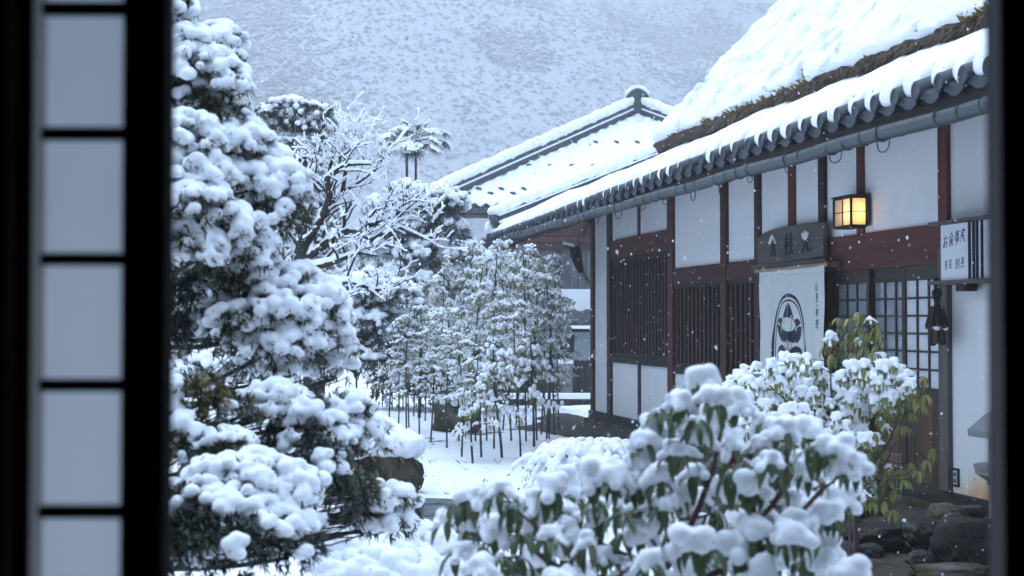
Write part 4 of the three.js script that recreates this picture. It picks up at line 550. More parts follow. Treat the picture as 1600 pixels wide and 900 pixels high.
// one bough: a limb, its twigs, needle tufts round a flattened pad, and the snow lying on them
function bough(tree, from, c, rx, ry, rz, o) {
  const r = rng(o.seed), wood_ = new MB(o.seed), fol = new MB(o.seed), sb = [], main = curve(from, c.clone().add(V(0, -ry * 0.25, 0)), r, 0.1, 8, o.dip ?? -0.05), L = from.distanceTo(c);
  wood_.tube(main, (t) => lerp(o.limb ?? 0.03, 0.008, t), 6);
  const n = Math.round(o.n), dens = o.cover ?? 0.8;
  for (let k = 0; k < (o.twigs ?? 9); k++) { const d = ball(r); d.y = Math.abs(d.y) * 0.5 - 0.15; wood_.tube(curve(main[4 + Math.floor(r() * 5)], c.clone().add(V(d.x * rx * 0.9, d.y * ry, d.z * rz * 0.9)), r, 0.12, 4), (t) => lerp(0.009, 0.003, t) * (o.twigW ?? 1), 4, false); }
  for (let k = 0; k < n; k++) {
    const d = ball(r); if (d.y < -0.35 && r() < 0.8) d.y = -d.y; const q = 0.62 + 0.42 * Math.cbrt(r()), lump = 0.85 + 0.35 * noise(d.x * 2.3 + o.seed, d.y * 2.3, d.z * 2.3, 4), p = V(c.x + d.x * rx * q * lump, c.y + d.y * ry * q * lump, c.z + d.z * rz * q * lump), ax = V(d.x, d.y * 0.6 + 0.35, d.z).normalize();
    for (let j = 0; j < o.blades; j++) { fol.col = o.tone(r); const e = ball(r), dir = ax.clone().multiplyScalar(o.spread ?? 0.75).add(e).normalize(), s = V(dir.z, 0.3, -dir.x).normalize(); fol.blade(p, dir, s, o.len * (0.6 + 0.6 * r()), o.w, o.len * 0.25); }
    const gap = noise(p.x / (o.snow * 4.5), p.y / (o.snow * 3.5), p.z / (o.snow * 4.5), 9);
    if (d.y > (o.low ?? -0.25) && gap > 0.84 - 0.7 * dens && r() < Math.max(0.55, dens * 0.98)) {
      const R = o.snow * (0.65 + 0.6 * r()), up = o.len * 0.35; sb.push(p.x, p.y + up, p.z, R * 1.12); if (r() < 0.85) { const e = r() * TAU; sb.push(p.x + Math.cos(e) * R * 0.85, p.y + up - R * (0.05 + 0.5 * r()), p.z + Math.sin(e) * R * 0.85, R * (0.6 + 0.35 * r())); }
    }
  }
  if (o.branchSnow !== 0) for (let k = 2; k < main.length; k++) for (let t = 0; t < 1; t += 0.2) { const p = main[k - 1].clone().lerp(main[k], t); if (r() < 0.7) sb.push(p.x, p.y + lerp(o.limb ?? 0.03, 0.01, k / 8) + 0.006, p.z, o.snow * 0.42); }
  const bo = wood_.build('bough', M.bark, tree); fol.build('foliage', M.leaf, bo).userData.kind = 'stuff'; snowOn(bo, sb, o.cell, 'snow', false, 1.15, 0.1); return L;
}
const spot = (px, py, z) => at(px, py, z), m_ = (px, z) => px / 2200 * z;
function coniferFromPads(name, label, category, foot, trunkTop, pads, o, group) {
  const t = thing(name, label, category, foot, group), r = rng(o.seed), b = new MB(o.seed); const tr = curve(foot.clone().add(V(0, -0.1, 0)), trunkTop, r, 0.04, 10); b.tube(tr, (u) => lerp(o.trunk, o.trunk * 0.25, u), 9); b.build('trunk', M.bark, t);
  pads.forEach(([px, py, rx, ry, z, ex], k) => { const c = spot(px, py, z), R = m_(rx, z) * (o.fat ?? 1); let best = tr[0], bd = 1e9; for (const p of tr) { const d = Math.abs(p.y - (c.y - 0.1)); if (d < bd) { bd = d; best = p; } } bough(t, best, c, R, m_(ry, z) * (o.fatY ?? 1), R * (o.deep ?? 0.85), { ...o, ...ex, seed: o.seed * 50 + k, n: (ex?.n ?? 1) * o.n * R * R }); });
  return t;
}
{ // the big snowy conifer at the left
  const Z = 6, o = { seed: 3, fat: 1.06, fatY: 1.32, low: -0.4, n: 7000, blades: 10, len: 0.043, w: 0.0085, snow: 0.024, cell: 0.0098, tone: NEEDLE, limb: 0.015, twigW: 0.55, trunk: 0.11, cover: 0.85 };
  const D = { cover: 0.14, tone: NEEDLE_D, n: 1.1 }, Y = { cover: 0.3, tone: NEEDLE_Y, n: 1, snowS: 0.6 };
  const foot = at(150, 503, 6.6); foot.y = -0.15; const top = at(160, -60, 6.6);
  coniferFromPads('conifer', 'large conifer loaded with puffs of snow close behind the left screen', 'tree', foot, top, [
    [268, 22, 34, 26, Z], [285, 78, 40, 24, Z], [350, 85, 34, 30, Z + 0.2], [300, 112, 52, 30, Z], [355, 138, 36, 32, Z], [300, 168, 62, 30, Z + 0.1, { cover: 0.45 }], [350, 192, 44, 28, Z, { cover: 0.5 }],
    [290, 222, 52, 28, Z - 0.2], [362, 232, 58, 26, Z], [405, 262, 40, 24, Z + 0.1], [300, 280, 60, 30, Z - 0.2], [380, 292, 62, 28, Z], [440, 300, 44, 34, Z], [432, 342, 48, 20, Z, { cover: 0.3 }],
    [300, 335, 62, 34, Z - 0.3], [350, 372, 58, 36, Z - 0.2], [300, 400, 48, 32, Z - 0.3], [385, 402, 44, 34, Z - 0.1], [330, 440, 70, 26, Z, D], [400, 440, 50, 30, Z], [452, 452, 50, 26, Z], [500, 486, 46, 34, Z], [440, 496, 58, 30, Z - 0.1],
    [310, 480, 60, 34, Z, D], [380, 515, 60, 28, Z - 0.1, { cover: 0.55 }], [516, 536, 36, 34, Z], [455, 540, 52, 30, Z - 0.1], [400, 556, 46, 24, Z - 0.1, { cover: 0.6 }], [520, 585, 32, 24, Z + 0.1], [300, 525, 52, 22, Z, D], [455, 580, 34, 20, Z, { cover: 0.6 }],
  ], o);
  const foot2 = at(120, 503, 5.4); foot2.y = -0.15;
  coniferFromPads('conifer', 'low spreading conifer with yellowish needles in the bottom left corner', 'tree', foot2, at(140, 600, 5.4), [
    [300, 628, 58, 34, 5.3, Y], [285, 690, 46, 30, 5.2, Y], [355, 650, 46, 24, 5.4, { cover: 0.3 }], [425, 640, 48, 28, 5.6], [485, 655, 44, 26, 5.6], [470, 690, 60, 22, 5.6, { cover: 0.3 }], [545, 660, 40, 30, 5.7], [575, 690, 30, 30, 5.7], [520, 700, 40, 22, 5.6, { cover: 0.4 }],
    [340, 710, 60, 26, 5.2, { cover: 0.5, snow: 0.018, n: 1.5 }], [330, 760, 50, 28, 5.0, { cover: 0.7, snow: 0.021 }], [400, 752, 58, 28, 5.0], [455, 778, 44, 34, 5.0], [370, 800, 60, 26, 4.9], [310, 795, 44, 30, 4.9, { cover: 0.5 }], [440, 825, 40, 26, 4.9, { cover: 0.6 }], [350, 850, 90, 36, 4.8, D], [290, 870, 50, 40, 4.8, D], [450, 860, 50, 34, 4.9, D], [300, 838, 40, 24, 4.8, { cover: 0.4 }],
    [500, 735, 44, 40, 5.4, { cover: 0.2, tone: NEEDLE_D, n: 1.2 }], [510, 800, 46, 40, 5.4, { cover: 0.25, tone: NEEDLE_D, n: 1.2 }],
    [560, 772, 34, 22, 6, { cover: 0.3 }], [608, 780, 38, 15, 6.1, { cover: 0.7 }], [580, 802, 40, 16, 6.1, { cover: 0.4 }], [630, 800, 26, 16, 6.2, { cover: 0.5 }], [605, 822, 40, 13, 6.1, { cover: 0.8 }],
  ], { ...o, seed: 5, trunk: 0.07 });
  const f4 = at(600, 900, 7); f4.y = -0.15;
  coniferFromPads('clipped_bush', 'low clipped bush under a thick blanket of snow at the bottom edge', 'bush', f4, at(600, 880, 7), [[545, 872, 62, 34, 6.9], [610, 862, 66, 34, 7], [665, 872, 56, 34, 7.1], [590, 895, 80, 30, 6.8], [690, 900, 46, 26, 7]], { ...o, seed: 11, limb: 0.012, trunk: 0.03, n: 3600, cover: 0.97, snow: 0.036 });
}
{ // mound with snow cap and dry fern on its face
  const c = at(535, 700, 12.7), o = rock('stone_mound', 'earthy boulder mound with a broad snow cap beside the path', V(c.x, -0.02, c.z), 0.68, 0.46, 0.55, 44, std({ color: rgb(0.34, 0.29, 0.23), map: mossTone, bumpMap: grit, bumpScale: 0.03, roughness: 0.95 }), 0.8, undefined, 'mound'), r = rng(6), sb = [];
  for (let k = 0; k < 340; k++) { const a = r() * TAU, d = Math.sqrt(r()) * (0.85 + 0.25 * noise(a * 1.5, 3)); sb.push(c.x + Math.cos(a) * d * 0.7, 0.48 - 0.24 * d * d + 0.18 * (fbm(Math.cos(a) * d * 2 + 5, Math.sin(a) * d * 2, 0, 3, 66) - 0.5), c.z + Math.sin(a) * d * 0.58, 0.08 + 0.06 * r()); } snowOn(o, sb, 0.02, 'snow', false, 1.2, 0.2, 0.07);
  const f = new MB(3); for (let k = 0; k < 620; k++) { const a = r() * TAU, y = 0.34 - 0.6 * r(), p = V(c.x + Math.cos(a) * 0.68 * (0.95 + 0.12 * r()), y, c.z + Math.sin(a) * 0.57), t = r(); f.col = t < 0.3 ? [0.09 + 0.06 * r(), 0.07 + 0.03 * r(), 0.01] : t < 0.6 ? [0.05, 0.05, 0.02] : [0.09, 0.07, 0.05]; const d = V(Math.cos(a) * 0.35 + (r() - 0.5) * 0.9, -0.8 + 1.2 * r(), Math.sin(a) * 0.35 + (r() - 0.5) * 0.9).normalize(); f.blade(p, d, V(-Math.sin(a), 0.2, Math.cos(a)), 0.06 + 0.08 * r(), t < 0.3 ? 0.03 : 0.01, 0.03); } f.build('dry_fern', M.leaf, o).userData.kind = 'stuff';
}
{ // conifers farther back
  const base = { blades: 9, len: 0.13, w: 0.014, snow: 0.05, cell: 0.024, tone: NEEDLE_D, limb: 0.022, trunk: 0.07, n: 1100, cover: 0.8, twigW: 0.9, branchSnow: 0 }, g = (px, z) => { const p = at(px, 503, z); p.y = -0.15; return p; };
  const K = { cover: 0.5 };
  coniferFromPads('cloud_pruned_pine', 'tall dark pine with snowy cloud shaped tiers behind the bare tree', 'tree', g(455, 20), at(460, 170, 20), [[452, 172, 34, 16, 20], [425, 186, 34, 18, 20, K], [490, 180, 34, 16, 20, K], [455, 204, 40, 16, 20, K], [412, 210, 34, 20, 20], [500, 200, 26, 24, 20, K], [440, 232, 46, 22, 20], [485, 235, 36, 20, 20], [420, 262, 40, 18, 20], [470, 268, 36, 18, 20, K], [430, 296, 44, 20, 20, K], [480, 300, 40, 24, 20], [425, 335, 44, 26, 20], [480, 345, 50, 26, 20], [440, 385, 56, 30, 20], [500, 395, 46, 30, 20], [450, 430, 60, 34, 20], [520, 440, 40, 34, 20]], { ...base, seed: 21, len: 0.09, w: 0.012, snow: 0.036, cell: 0.018, n: 1900, cover: 0.72 });
  coniferFromPads('pine_tree', 'rounded pine with long drooping snowy needles below the two palms', 'tree', g(655, 23), at(655, 290, 23), [[640, 314, 42, 22, 23], [690, 318, 26, 20, 23], [615, 330, 40, 24, 23], [668, 332, 46, 30, 23, { cover: 0.3 }], [705, 325, 26, 26, 23], [635, 362, 48, 26, 23], [690, 368, 44, 26, 23, { cover: 0.5 }], [610, 395, 44, 26, 23, { cover: 0.5 }], [660, 405, 56, 26, 23], [715, 405, 36, 26, 23], [620, 435, 56, 30, 23], [690, 445, 56, 30, 23]], { ...base, seed: 23, trunk: 0.03, len: 0.17, w: 0.012 });
  coniferFromPads('garden_shrub', 'pale snowy shrub filling the gap below the bare tree trunk', 'bush', g(560, 19), at(560, 480, 19), [[520, 470, 40, 30, 19], [575, 460, 44, 34, 19], [620, 470, 40, 30, 19], [545, 510, 50, 34, 19, { cover: 0.6 }], [605, 515, 40, 34, 19], [580, 555, 46, 34, 19, { cover: 0.6 }], [540, 565, 40, 30, 19, { cover: 0.5 }]], { ...base, seed: 25, trunk: 0.02, len: 0.09, w: 0.02, snow: 0.042, cell: 0.02, n: 1500 });
  coniferFromPads('garden_shrub', 'dark leaved snowy shrub behind the left end of the bamboo', 'bush', g(690, 25), at(690, 520, 25), [[610, 560, 60, 44, 25, { cover: 0.5 }], [690, 540, 70, 50, 25], [760, 520, 70, 50, 25], [820, 540, 60, 50, 25], [720, 590, 90, 36, 25, { cover: 0.5 }], [640, 610, 60, 30, 25, { cover: 0.4 }], [800, 600, 70, 36, 25, { cover: 0.4 }]], { ...base, seed: 27, trunk: 0.02, len: 0.1, w: 0.024, snow: 0.055, cell: 0.028, n: 800 });
  coniferFromPads('garden_shrub', 'distant frosted shrub glimpsed between the boughs of the large conifer', 'bush', g(340, 16), at(340, 580, 16), [[310, 585, 50, 34, 16, { cover: 0.6 }], [375, 590, 50, 34, 16], [430, 610, 40, 30, 16, { cover: 0.7 }], [290, 560, 36, 26, 16, { cover: 0.1, tone: NEEDLE_Y }]], { ...base, seed: 29, trunk: 0.02, len: 0.08, w: 0.016, snow: 0.04, cell: 0.018, n: 1800 });
}
{ // two slim palms
  for (const [px, top, z, seed, label] of [[636, 222, 30, 4, 'left of two slim fan palms with dark trunk and snowy drooping crown'], [649, 214, 30.6, 9, 'right of two slim fan palms, slightly taller, with snowy drooping crown']]) {
    const c = at(px, top, z), f = c.clone(); f.y = -0.15; const o = thing('palm_tree', label, 'palm', f), r = rng(seed), b = new MB(seed); const dx = RIGHT.clone().multiplyScalar(seed === 4 ? -0.05 : 0.05);
    b.tube(curve(f, c.clone().add(dx.clone().multiplyScalar(0.2)), r, 0.008, 8), (t) => 0.028 + 0.005 * Math.sin(t * 90), 8); b.build('trunk', M.bark, o);
    const leaf = new MB(seed + 1), sb = [];
    for (let k = 0; k < 17; k++) {
      const a = k * 2.4 + r(), up = k < 4 ? 0.9 + 0.5 * r() : k < 10 ? 0.15 + 0.25 * r() : -0.15 + 0.2 * r(), d = V(Math.cos(a), up, Math.sin(a)).normalize(), L = k < 4 ? 0.18 + 0.1 * r() : 0.42 + 0.22 * r(), e = c.clone().addScaledVector(d, L).add(V(0, k < 5 ? 0 : -0.08, 0)); leaf.col = [0.03, 0.04, 0.02]; leaf.tube(curve(c, e, r, 0.04, 4), 0.011, 4);
      const out = V(d.x, d.y - (k < 4 ? 0.1 : 0.75), d.z).normalize(), side = V(-out.z, 0, out.x).normalize();
      for (let j = -6; j <= 6; j++) { const t = j / 6, dd = out.clone().multiplyScalar(Math.cos(t * 1.3)).addScaledVector(side, Math.sin(t * 1.3)).normalize(); leaf.col = NEEDLE_D(r); leaf.blade(e, dd, V(dd.z, 0.15, -dd.x), 0.26 + 0.1 * r(), 0.034, 0.11); if (k > 2 || Math.abs(j) < 2) for (let q = 0.15; q < 0.85; q += 0.16) if (r() < (k < 4 ? 0.3 : 0.62)) { const p = e.clone().addScaledVector(dd, 0.33 * q); sb.push(p.x, p.y - 0.05 * q * q + 0.02, p.z, 0.02 + 0.014 * r()); } }
      for (let q = 0.3; q < 1; q += 0.14) { const p = c.clone().lerp(e, q); if (k >= 5) sb.push(p.x, p.y + 0.025, p.z, 0.024); }
    }
    leaf.build('fronds', M.leaf, o); for (let k = 0; k < 14; k++) sb.push(c.x + 0.12 * (r() - 0.5), c.y + 0.06 * r(), c.z + 0.12 * (r() - 0.5), 0.04); snowOn(o, sb, 0.016);
  }
}
{ // gnarled bare tree, every branch lined with snow
  const Z = 16, foot = at(492, 503, Z); foot.y = -0.15; const o = thing('bare_tree', 'gnarled leafless tree with snow lining every crooked branch', 'tree', foot), r = rng(17), wd = new MB(17), tw = new MB(18), sb = [];
  const line = (pts, r0, r1, target) => { target.tube(pts, pts.map((_, k) => lerp(r0, r1, k / (pts.length - 1))), r0 > 0.03 ? 8 : 5, false); for (let k = 1; k < pts.length; k++) { const a = pts[k - 1], b = pts[k], d = b.clone().sub(a), L = d.length(), steep = Math.abs(d.y) / L, R = lerp(r0, r1, k / pts.length); if (steep < 0.9) for (let t = 0; t < 1; t += 0.016 / L) { if (r() < 0.12) continue; const p = a.clone().lerp(b, t); sb.push(p.x, p.y + R * 0.8 + 0.005, p.z, Math.max(0.012, R * (1.05 - 0.6 * steep) + 0.006) * (0.85 + 0.3 * r())); } } };
  const crooked = (a, b, n, w) => { const p = []; for (let k = 0; k <= n; k++) { const q = a.clone().lerp(b, k / n); if (k && k < n) q.addScaledVector(ball(r), w * a.distanceTo(b)); p.push(q); } return new THREE.CatmullRomCurve3(p, false, 'catmullrom', 0.2).getPoints(n * 3); };
  const grow = (a, dir, L, R, lvl) => { const e = a.clone().addScaledVector(dir, L), pts = crooked(a, e, 3, 0.07); line(pts, R, R * 0.55, lvl < 1 ? wd : tw); if (lvl >= 3) return; const n = lvl === 2 ? 2 : 3; for (let k = 0; k < n; k++) { const q = pts[Math.floor(lerp(3, pts.length - 1, (k + 0.3 + 0.6 * r()) / n))], d = dir.clone().multiplyScalar(0.75).addScaledVector(ball(r), 0.85).add(V(0, 0.25, 0)).normalize(); grow(q, d, L * (0.42 + 0.3 * r()), R * 0.52, lvl + 1); } };
  const P = (x, y, dz = 0) => at(x, y, Z + dz), limb = (pts, r0, r1, kids) => { const c = new THREE.CatmullRomCurve3(pts, false, 'catmullrom', 0.3).getPoints(pts.length * 6); line(c, r0, r1, wd); kids += 2; for (let k = 0; k < kids; k++) { const i = Math.floor(lerp(c.length * 0.2, c.length - 2, (k + r()) / kids)), d = c[Math.min(c.length - 1, i + 2)].clone().sub(c[i]).normalize().multiplyScalar(0.5).addScaledVector(ball(r), 0.8).add(V(0, 0.5, 0)).normalize(); grow(c[i], d, 0.2 + 0.3 * r(), lerp(r0, r1, i / c.length) * 0.5, 1); } };
  limb([foot.clone().add(V(0, -0.1, 0)), P(490, 520), P(482, 440), P(472, 400), P(478, 376)], 0.13, 0.085, 4);
  limb([P(478, 400), P(505, 382), P(545, 358), P(580, 350), P(605, 342), P(625, 330)], 0.07, 0.02, 9); limb([P(570, 352), P(600, 346), P(640, 362), P(665, 372), P(690, 362)], 0.03, 0.01, 6); limb([P(545, 358), P(580, 372), P(610, 352), P(640, 322)], 0.03, 0.012, 5);
  limb([P(476, 384), P(500, 345), P(512, 322, 0.1), P(535, 300, 0.2), P(560, 285, 0.2)], 0.06, 0.016, 8); limb([P(505, 338), P(515, 308, -0.1), P(512, 278, -0.2), P(540, 258, -0.2), P(580, 256, -0.2)], 0.05, 0.014, 8); limb([P(535, 300), P(540, 265), P(541, 240), P(542, 215)], 0.03, 0.006, 5); limb([P(500, 300), P(478, 275), P(455, 262)], 0.03, 0.01, 5);
  limb([P(474, 390), P(445, 350, 0.2), P(425, 330, 0.3), P(410, 300, 0.4)], 0.05, 0.014, 6); limb([P(480, 420), P(520, 410, -0.3), P(560, 395, -0.4), P(590, 400, -0.4)], 0.045, 0.012, 7); limb([P(482, 440), P(450, 420, 0.2), P(420, 395, 0.2)], 0.04, 0.012, 6); limb([P(560, 285), P(590, 262), P(604, 232)], 0.02, 0.005, 3); limb([P(525, 250), P(560, 225), P(566, 212)], 0.016, 0.004, 3); limb([P(486, 455), P(540, 440, -0.5), P(590, 452, -0.6), P(625, 440, -0.6)], 0.04, 0.012, 7);
  wd.build('trunk', M.bark, o); tw.build('twigs', M.bark, o); snowOn(o, sb, 0.011, 'snow', false, 1.1, 0.1);
}
{ // black bamboo: a few culms built, the rest copied
  const r = rng(51), protos = [];
  const GREEN = tones([[0.17, 0.18, 0.045], [0.13, 0.15, 0.04], [0.22, 0.2, 0.06], [0.09, 0.115, 0.04]]);
  const culm = (H, lowest, seed) => {
    const o = new THREE.Group(); o.name = 'bamboo_stem'; const r = rng(seed), lean = V((r() - 0.5) * 0.22, 0, (r() - 0.5) * 0.2), P = (t) => V(lean.x * t * t * H * 0.5, H * t, lean.z * t * t * H * 0.5 + 0.02 * Math.sin(t * 5 + seed)), b = new MB(seed), pts = []; for (let k = 0; k <= 24; k++) pts.push(P(k / 24));
    b.tube(pts, (t) => lerp(0.0138, 0.006, t) + ((t * H / 0.19) % 1 < 0.1 ? 0.002 : 0), 7); b.build('culm', M.culm, o, true);
    const fo = new MB(seed + 1), tw = new MB(seed + 2), sb = [];
    const n = Math.round(16 * (1 - lowest) * H);
    for (let k = 0; k < n; k++) {
      const t = lerp(lowest, 1, Math.pow((k + r()) / n, 0.85)), a = P(Math.min(1, t)), az = r() * TAU, reach = (0.16 + 0.26 * r()) * (1.15 - 0.5 * t), d = V(Math.cos(az), 0.5 * r() + 0.05, Math.sin(az)), e = a.clone().addScaledVector(d, reach); e.y -= reach * 0.15;
      const q = curve(a, e, r, 0.05, 4, 0.14); tw.tube(q, 0.0028, 3, false);
      for (let j = 0; j < 13; j++) {
        const s = q[1 + Math.floor(r() * 4)], da = az + (r() - 0.5) * 2.6, dd = V(Math.cos(da), -0.5 - 0.9 * r(), Math.sin(da)).normalize(), p = s.clone().addScaledVector(ball(r), 0.03); fo.col = GREEN(r); const L = 0.1 + 0.07 * r(); fo.blade(p, dd, V(-dd.z, 0.2, dd.x), L, 0.017, 0.03);
        if (r() < 0.62) { const m = 0.25 + 0.5 * r(); sb.push(p.x + dd.x * L * m, p.y + dd.y * L * m * 0.5 + 0.012, p.z + dd.z * L * m, 0.0138 + 0.0095 * r()); if (r() < 0.6) sb.push(p.x + dd.x * L * 0.15, p.y + 0.014, p.z + dd.z * L * 0.15, 0.0135 + 0.01 * r()); }
      }
      for (let j = 1; j < 5; j++) if (r() < 0.75) sb.push(q[j].x, q[j].y + 0.014, q[j].z, 0.0145 + 0.011 * r());
    }
    tw.build('twigs', M.culm, o, true).userData.kind = 'stuff'; fo.build('foliage', M.leaf, o, true).userData.kind = 'stuff'; snowOn(o, sb, 0.0085, 'snow', true, 1.1, 0.15); return o;
  };
  for (let k = 0; k < 7; k++) protos.push(culm(2.75, [0.4, 0.46, 0.34, 0.54, 0.44, 0.62, 0.38][k], 300 + k));
  const small = [culm(1.15, 0.3, 320), culm(0.8, 0.35, 322)];
  // feet (picture x, y of the foot, y of the top)
  const spots = [[588, 650, 505], [598, 634, 498], [606, 668, 490], [628, 640, 466], [612, 640, 520], [622, 668, 480], [634, 690, 478], [640, 664, 470], [655, 680, 474], [672, 690, 486], [648, 650, 500], [665, 655, 440], [690, 668, 400], [705, 650, 395], [722, 714, 520], [724, 655, 382], [738, 722, 560], [741, 690, 400], [752, 716, 555], [756, 660, 378], [770, 700, 384], [782, 716, 545], [786, 668, 390], [800, 690, 400], [812, 712, 470], [806, 660, 384], [822, 694, 396], [832, 668, 392], [838, 692, 410], [846, 680, 420], [853, 690, 412], [860, 690, 436], [866, 672, 430], [834, 700, 540], [715, 690, 470], [696, 700, 520], [760, 690, 450], [680, 630, 402], [745, 640, 390], [795, 640, 396], [850, 650, 412], [826, 640, 388], [872, 668, 470], [776, 650, 372], [734, 646, 384]];
  spots.forEach(([px, py, top], k) => {
    const d = at(px, py, 1).sub(EYE), s = (-0.15 - 1.4) / d.y, f = EYE.clone().addScaledVector(d, s); f.y = groundLevel(f.x, f.z) - 0.04; const z = d.clone().multiplyScalar(s).dot(FWD), H = (py - top) / 2200 * z * 1.02, q = H < 1.6 && H < 1.35 ? small[k % 2] : protos[k % 7], h0 = q === small[0] ? 1.15 : q === small[1] ? 0.8 : 2.75;
    const o = q.clone(); o.name = numbered('bamboo_stem'); o.position.copy(f); o.rotation.set((r() - 0.5) * 0.11, r() * TAU, (r() - 0.5) * 0.11); const sc = H / h0, w = Math.max(0.9, Math.sqrt(sc)); o.scale.set(w, sc, w); scene.add(o); tag(o, H < 1.35 ? 'short dark bamboo stem with snowy leaves in the grove beside the house' : 'tall slender black bamboo stem weighed down by snowy leaves in the grove', 'bamboo', H < 1.35 ? 'short bamboo stems at the front of the grove' : 'tall black bamboo stems of the grove');
  });
}
// long drooping evergreen leaf: folded along its rib, curling down to the tip
function bigLeaf(L, w, droop, k) {
  const b = new MB(k), n = 6, rows = []; let y = 0, z = 0;
  for (let i = 0; i <= n; i++) { const t = i / n, ang = -0.15 + droop * t, ww = w * Math.pow(Math.sin(Math.PI * Math.min(0.985, 0.06 + t * 0.94)), 0.75) * 0.5; if (i) { z += Math.cos(ang) * L / n; y -= Math.sin(ang) * L / n; } rows.push([-1, -0.5, 0, 0.5, 1].map((s) => b.v(s * ww, y + Math.abs(s) * ww * 0.28, z, s, t))); }
  for (let i = 0; i < n; i++) for (let s = 0; s < 4; s++) b.quad(rows[i][s], rows[i + 1][s], rows[i + 1][s + 1], rows[i][s + 1]);
  return b.geo();
}
const leafMat = (r, g, b) => phy({ color: rgb(r, g, b), roughness: 0.42, side: THREE.DoubleSide, transmission: 0.12 });
function rhododendron(name, label, foot, stems, whorls, o) {
  const t = thing(name, label, 'bush', foot), r = rng(o.seed), wood_ = new MB(o.seed), sb = [], geos = [0, 1, 2, 3].map((k) => bigLeaf(o.leaf * (0.85 + 0.1 * k), o.leaf * (0.24 + 0.02 * k), 0.5 + 0.28 * k, k)), rest = new MB(o.seed + 1);
  const nodes = []; for (const s of stems) { const pts = new THREE.CatmullRomCurve3([foot.clone().add(V((r() - 0.5) * 0.1, -0.05, (r() - 0.5) * 0.1)), ...s]).getPoints(16); wood_.tube(pts, (u) => lerp(o.stem, o.stem * 0.45, u), 7); nodes.push(...pts.slice(5)); }
  let shown = 0; const m4 = new THREE.Matrix4(), up = V(0, 1, 0), X = V(0, 0, 0), Y = V(0, 0, 0);
  for (const w of whorls) {
    const c = w.p; let best = nodes[0], bd = 1e9; for (const n of nodes) { const d = n.distanceTo(c) + Math.max(0, n.y - c.y) * 3; if (d < bd) { bd = d; best = n; } }
    const tw = curve(best, c, r, 0.14, 6, -0.12); wood_.tube(tw, (u) => lerp(o.stem * 0.4, o.stem * 0.2, u), 5); nodes.push(tw[4], c);
    const k = w.leaves ?? 7, a0 = r() * TAU; const sc = w.s ?? 1;
    for (let j = 0; j < k; j++) {
      const a = a0 + j * TAU / k + 0.3 * (r() - 0.5), drop = (w.droop ?? 0.75) + 0.45 * (r() - 0.4), d = V(Math.cos(a) * Math.cos(drop), -Math.sin(drop), Math.sin(a) * Math.cos(drop)), g = geos[Math.floor(r() * 4)]; X.crossVectors(up, d).normalize(); Y.crossVectors(d, X); m4.makeBasis(X, Y, d); m4.setPosition(c.x + d.x * 0.012, c.y - 0.004, c.z + d.z * 0.012);
      const size = sc * (0.8 + 0.35 * r()); m4.scale(V(size, size, size));
      if (shown < 300) { const lf = mesh('leaf', g, (w.mats ?? o.mats)[Math.floor(r() * o.mats.length)], t); m4.decompose(lf.position, lf.quaternion, lf.scale); lf.position.sub(t.position); shown++; } else { rest.add(g, m4); }
      if (w.snow) { // snow lies along the upper half of most leaves
        const R = o.snow * w.snow; if (r() < 0.93) for (const q of [0.12, 0.26, 0.4, 0.54, 0.68, 0.8]) { if (r() < 0.12 || q > 0.35 + 0.55 * ((j * 7 + k) % 5) / 4) continue; const L = o.leaf * size * q, bend = 0.5 * q; sb.push(c.x + d.x * L, c.y + d.y * L * (0.8 + bend * 0.4) + R * 0.4, c.z + d.z * L, R * (0.86 - 0.4 * q) * (0.75 + 0.5 * r())); }
      }
    }
    if (w.snow) { const R = o.snow * w.snow; for (let j = 0; j < 6; j++) { const e = r() * TAU, q = R * 1.25 * Math.sqrt(r()); sb.push(c.x + Math.cos(e) * q, c.y + R * (0.55 + 0.35 * r()) - 0.2 * q, c.z + Math.sin(e) * q, R * (0.4 + 0.55 * r())); } if (r() < 0.8) for (let q = 2; q < 6; q++) sb.push(tw[q].x, tw[q].y + o.stem * 0.35 + 0.006, tw[q].z, R * 0.42); }
  }
  wood_.build('branches', M.rhodoWood, t); if (rest.n) { rest.build('foliage', o.mats[0], t).userData.kind = 'stuff'; } snowOn(t, sb, o.cell, 'snow', false, o.flat ?? 1.15, 0.14); return t;
}
const inside = (poly, x, y) => { let c = false; for (let i = 0, j = poly.length - 1; i < poly.length; j = i++) { const [a, b] = poly[i], [d, e] = poly[j]; if ((b > y) !== (e > y) && x < (d - a) * (y - b) / (e - b) + a) c = !c; } return c; };
function scatter(poly, gap, seed, fixed = []) { const r = rng(seed), out = fixed.map((f) => f.slice()), xs = poly.map((p) => p[0]), ys = poly.map((p) => p[1]); for (let k = 0; k < 9000; k++) { const x = lerp(Math.min(...xs), Math.max(...xs), r()), y = lerp(Math.min(...ys), Math.max(...ys), r()); if (inside(poly, x, y) && out.every(([a, b]) => Math.hypot(a - x, (b - y) * 1.25) > gap)) out.push([x, y]); } return out; }
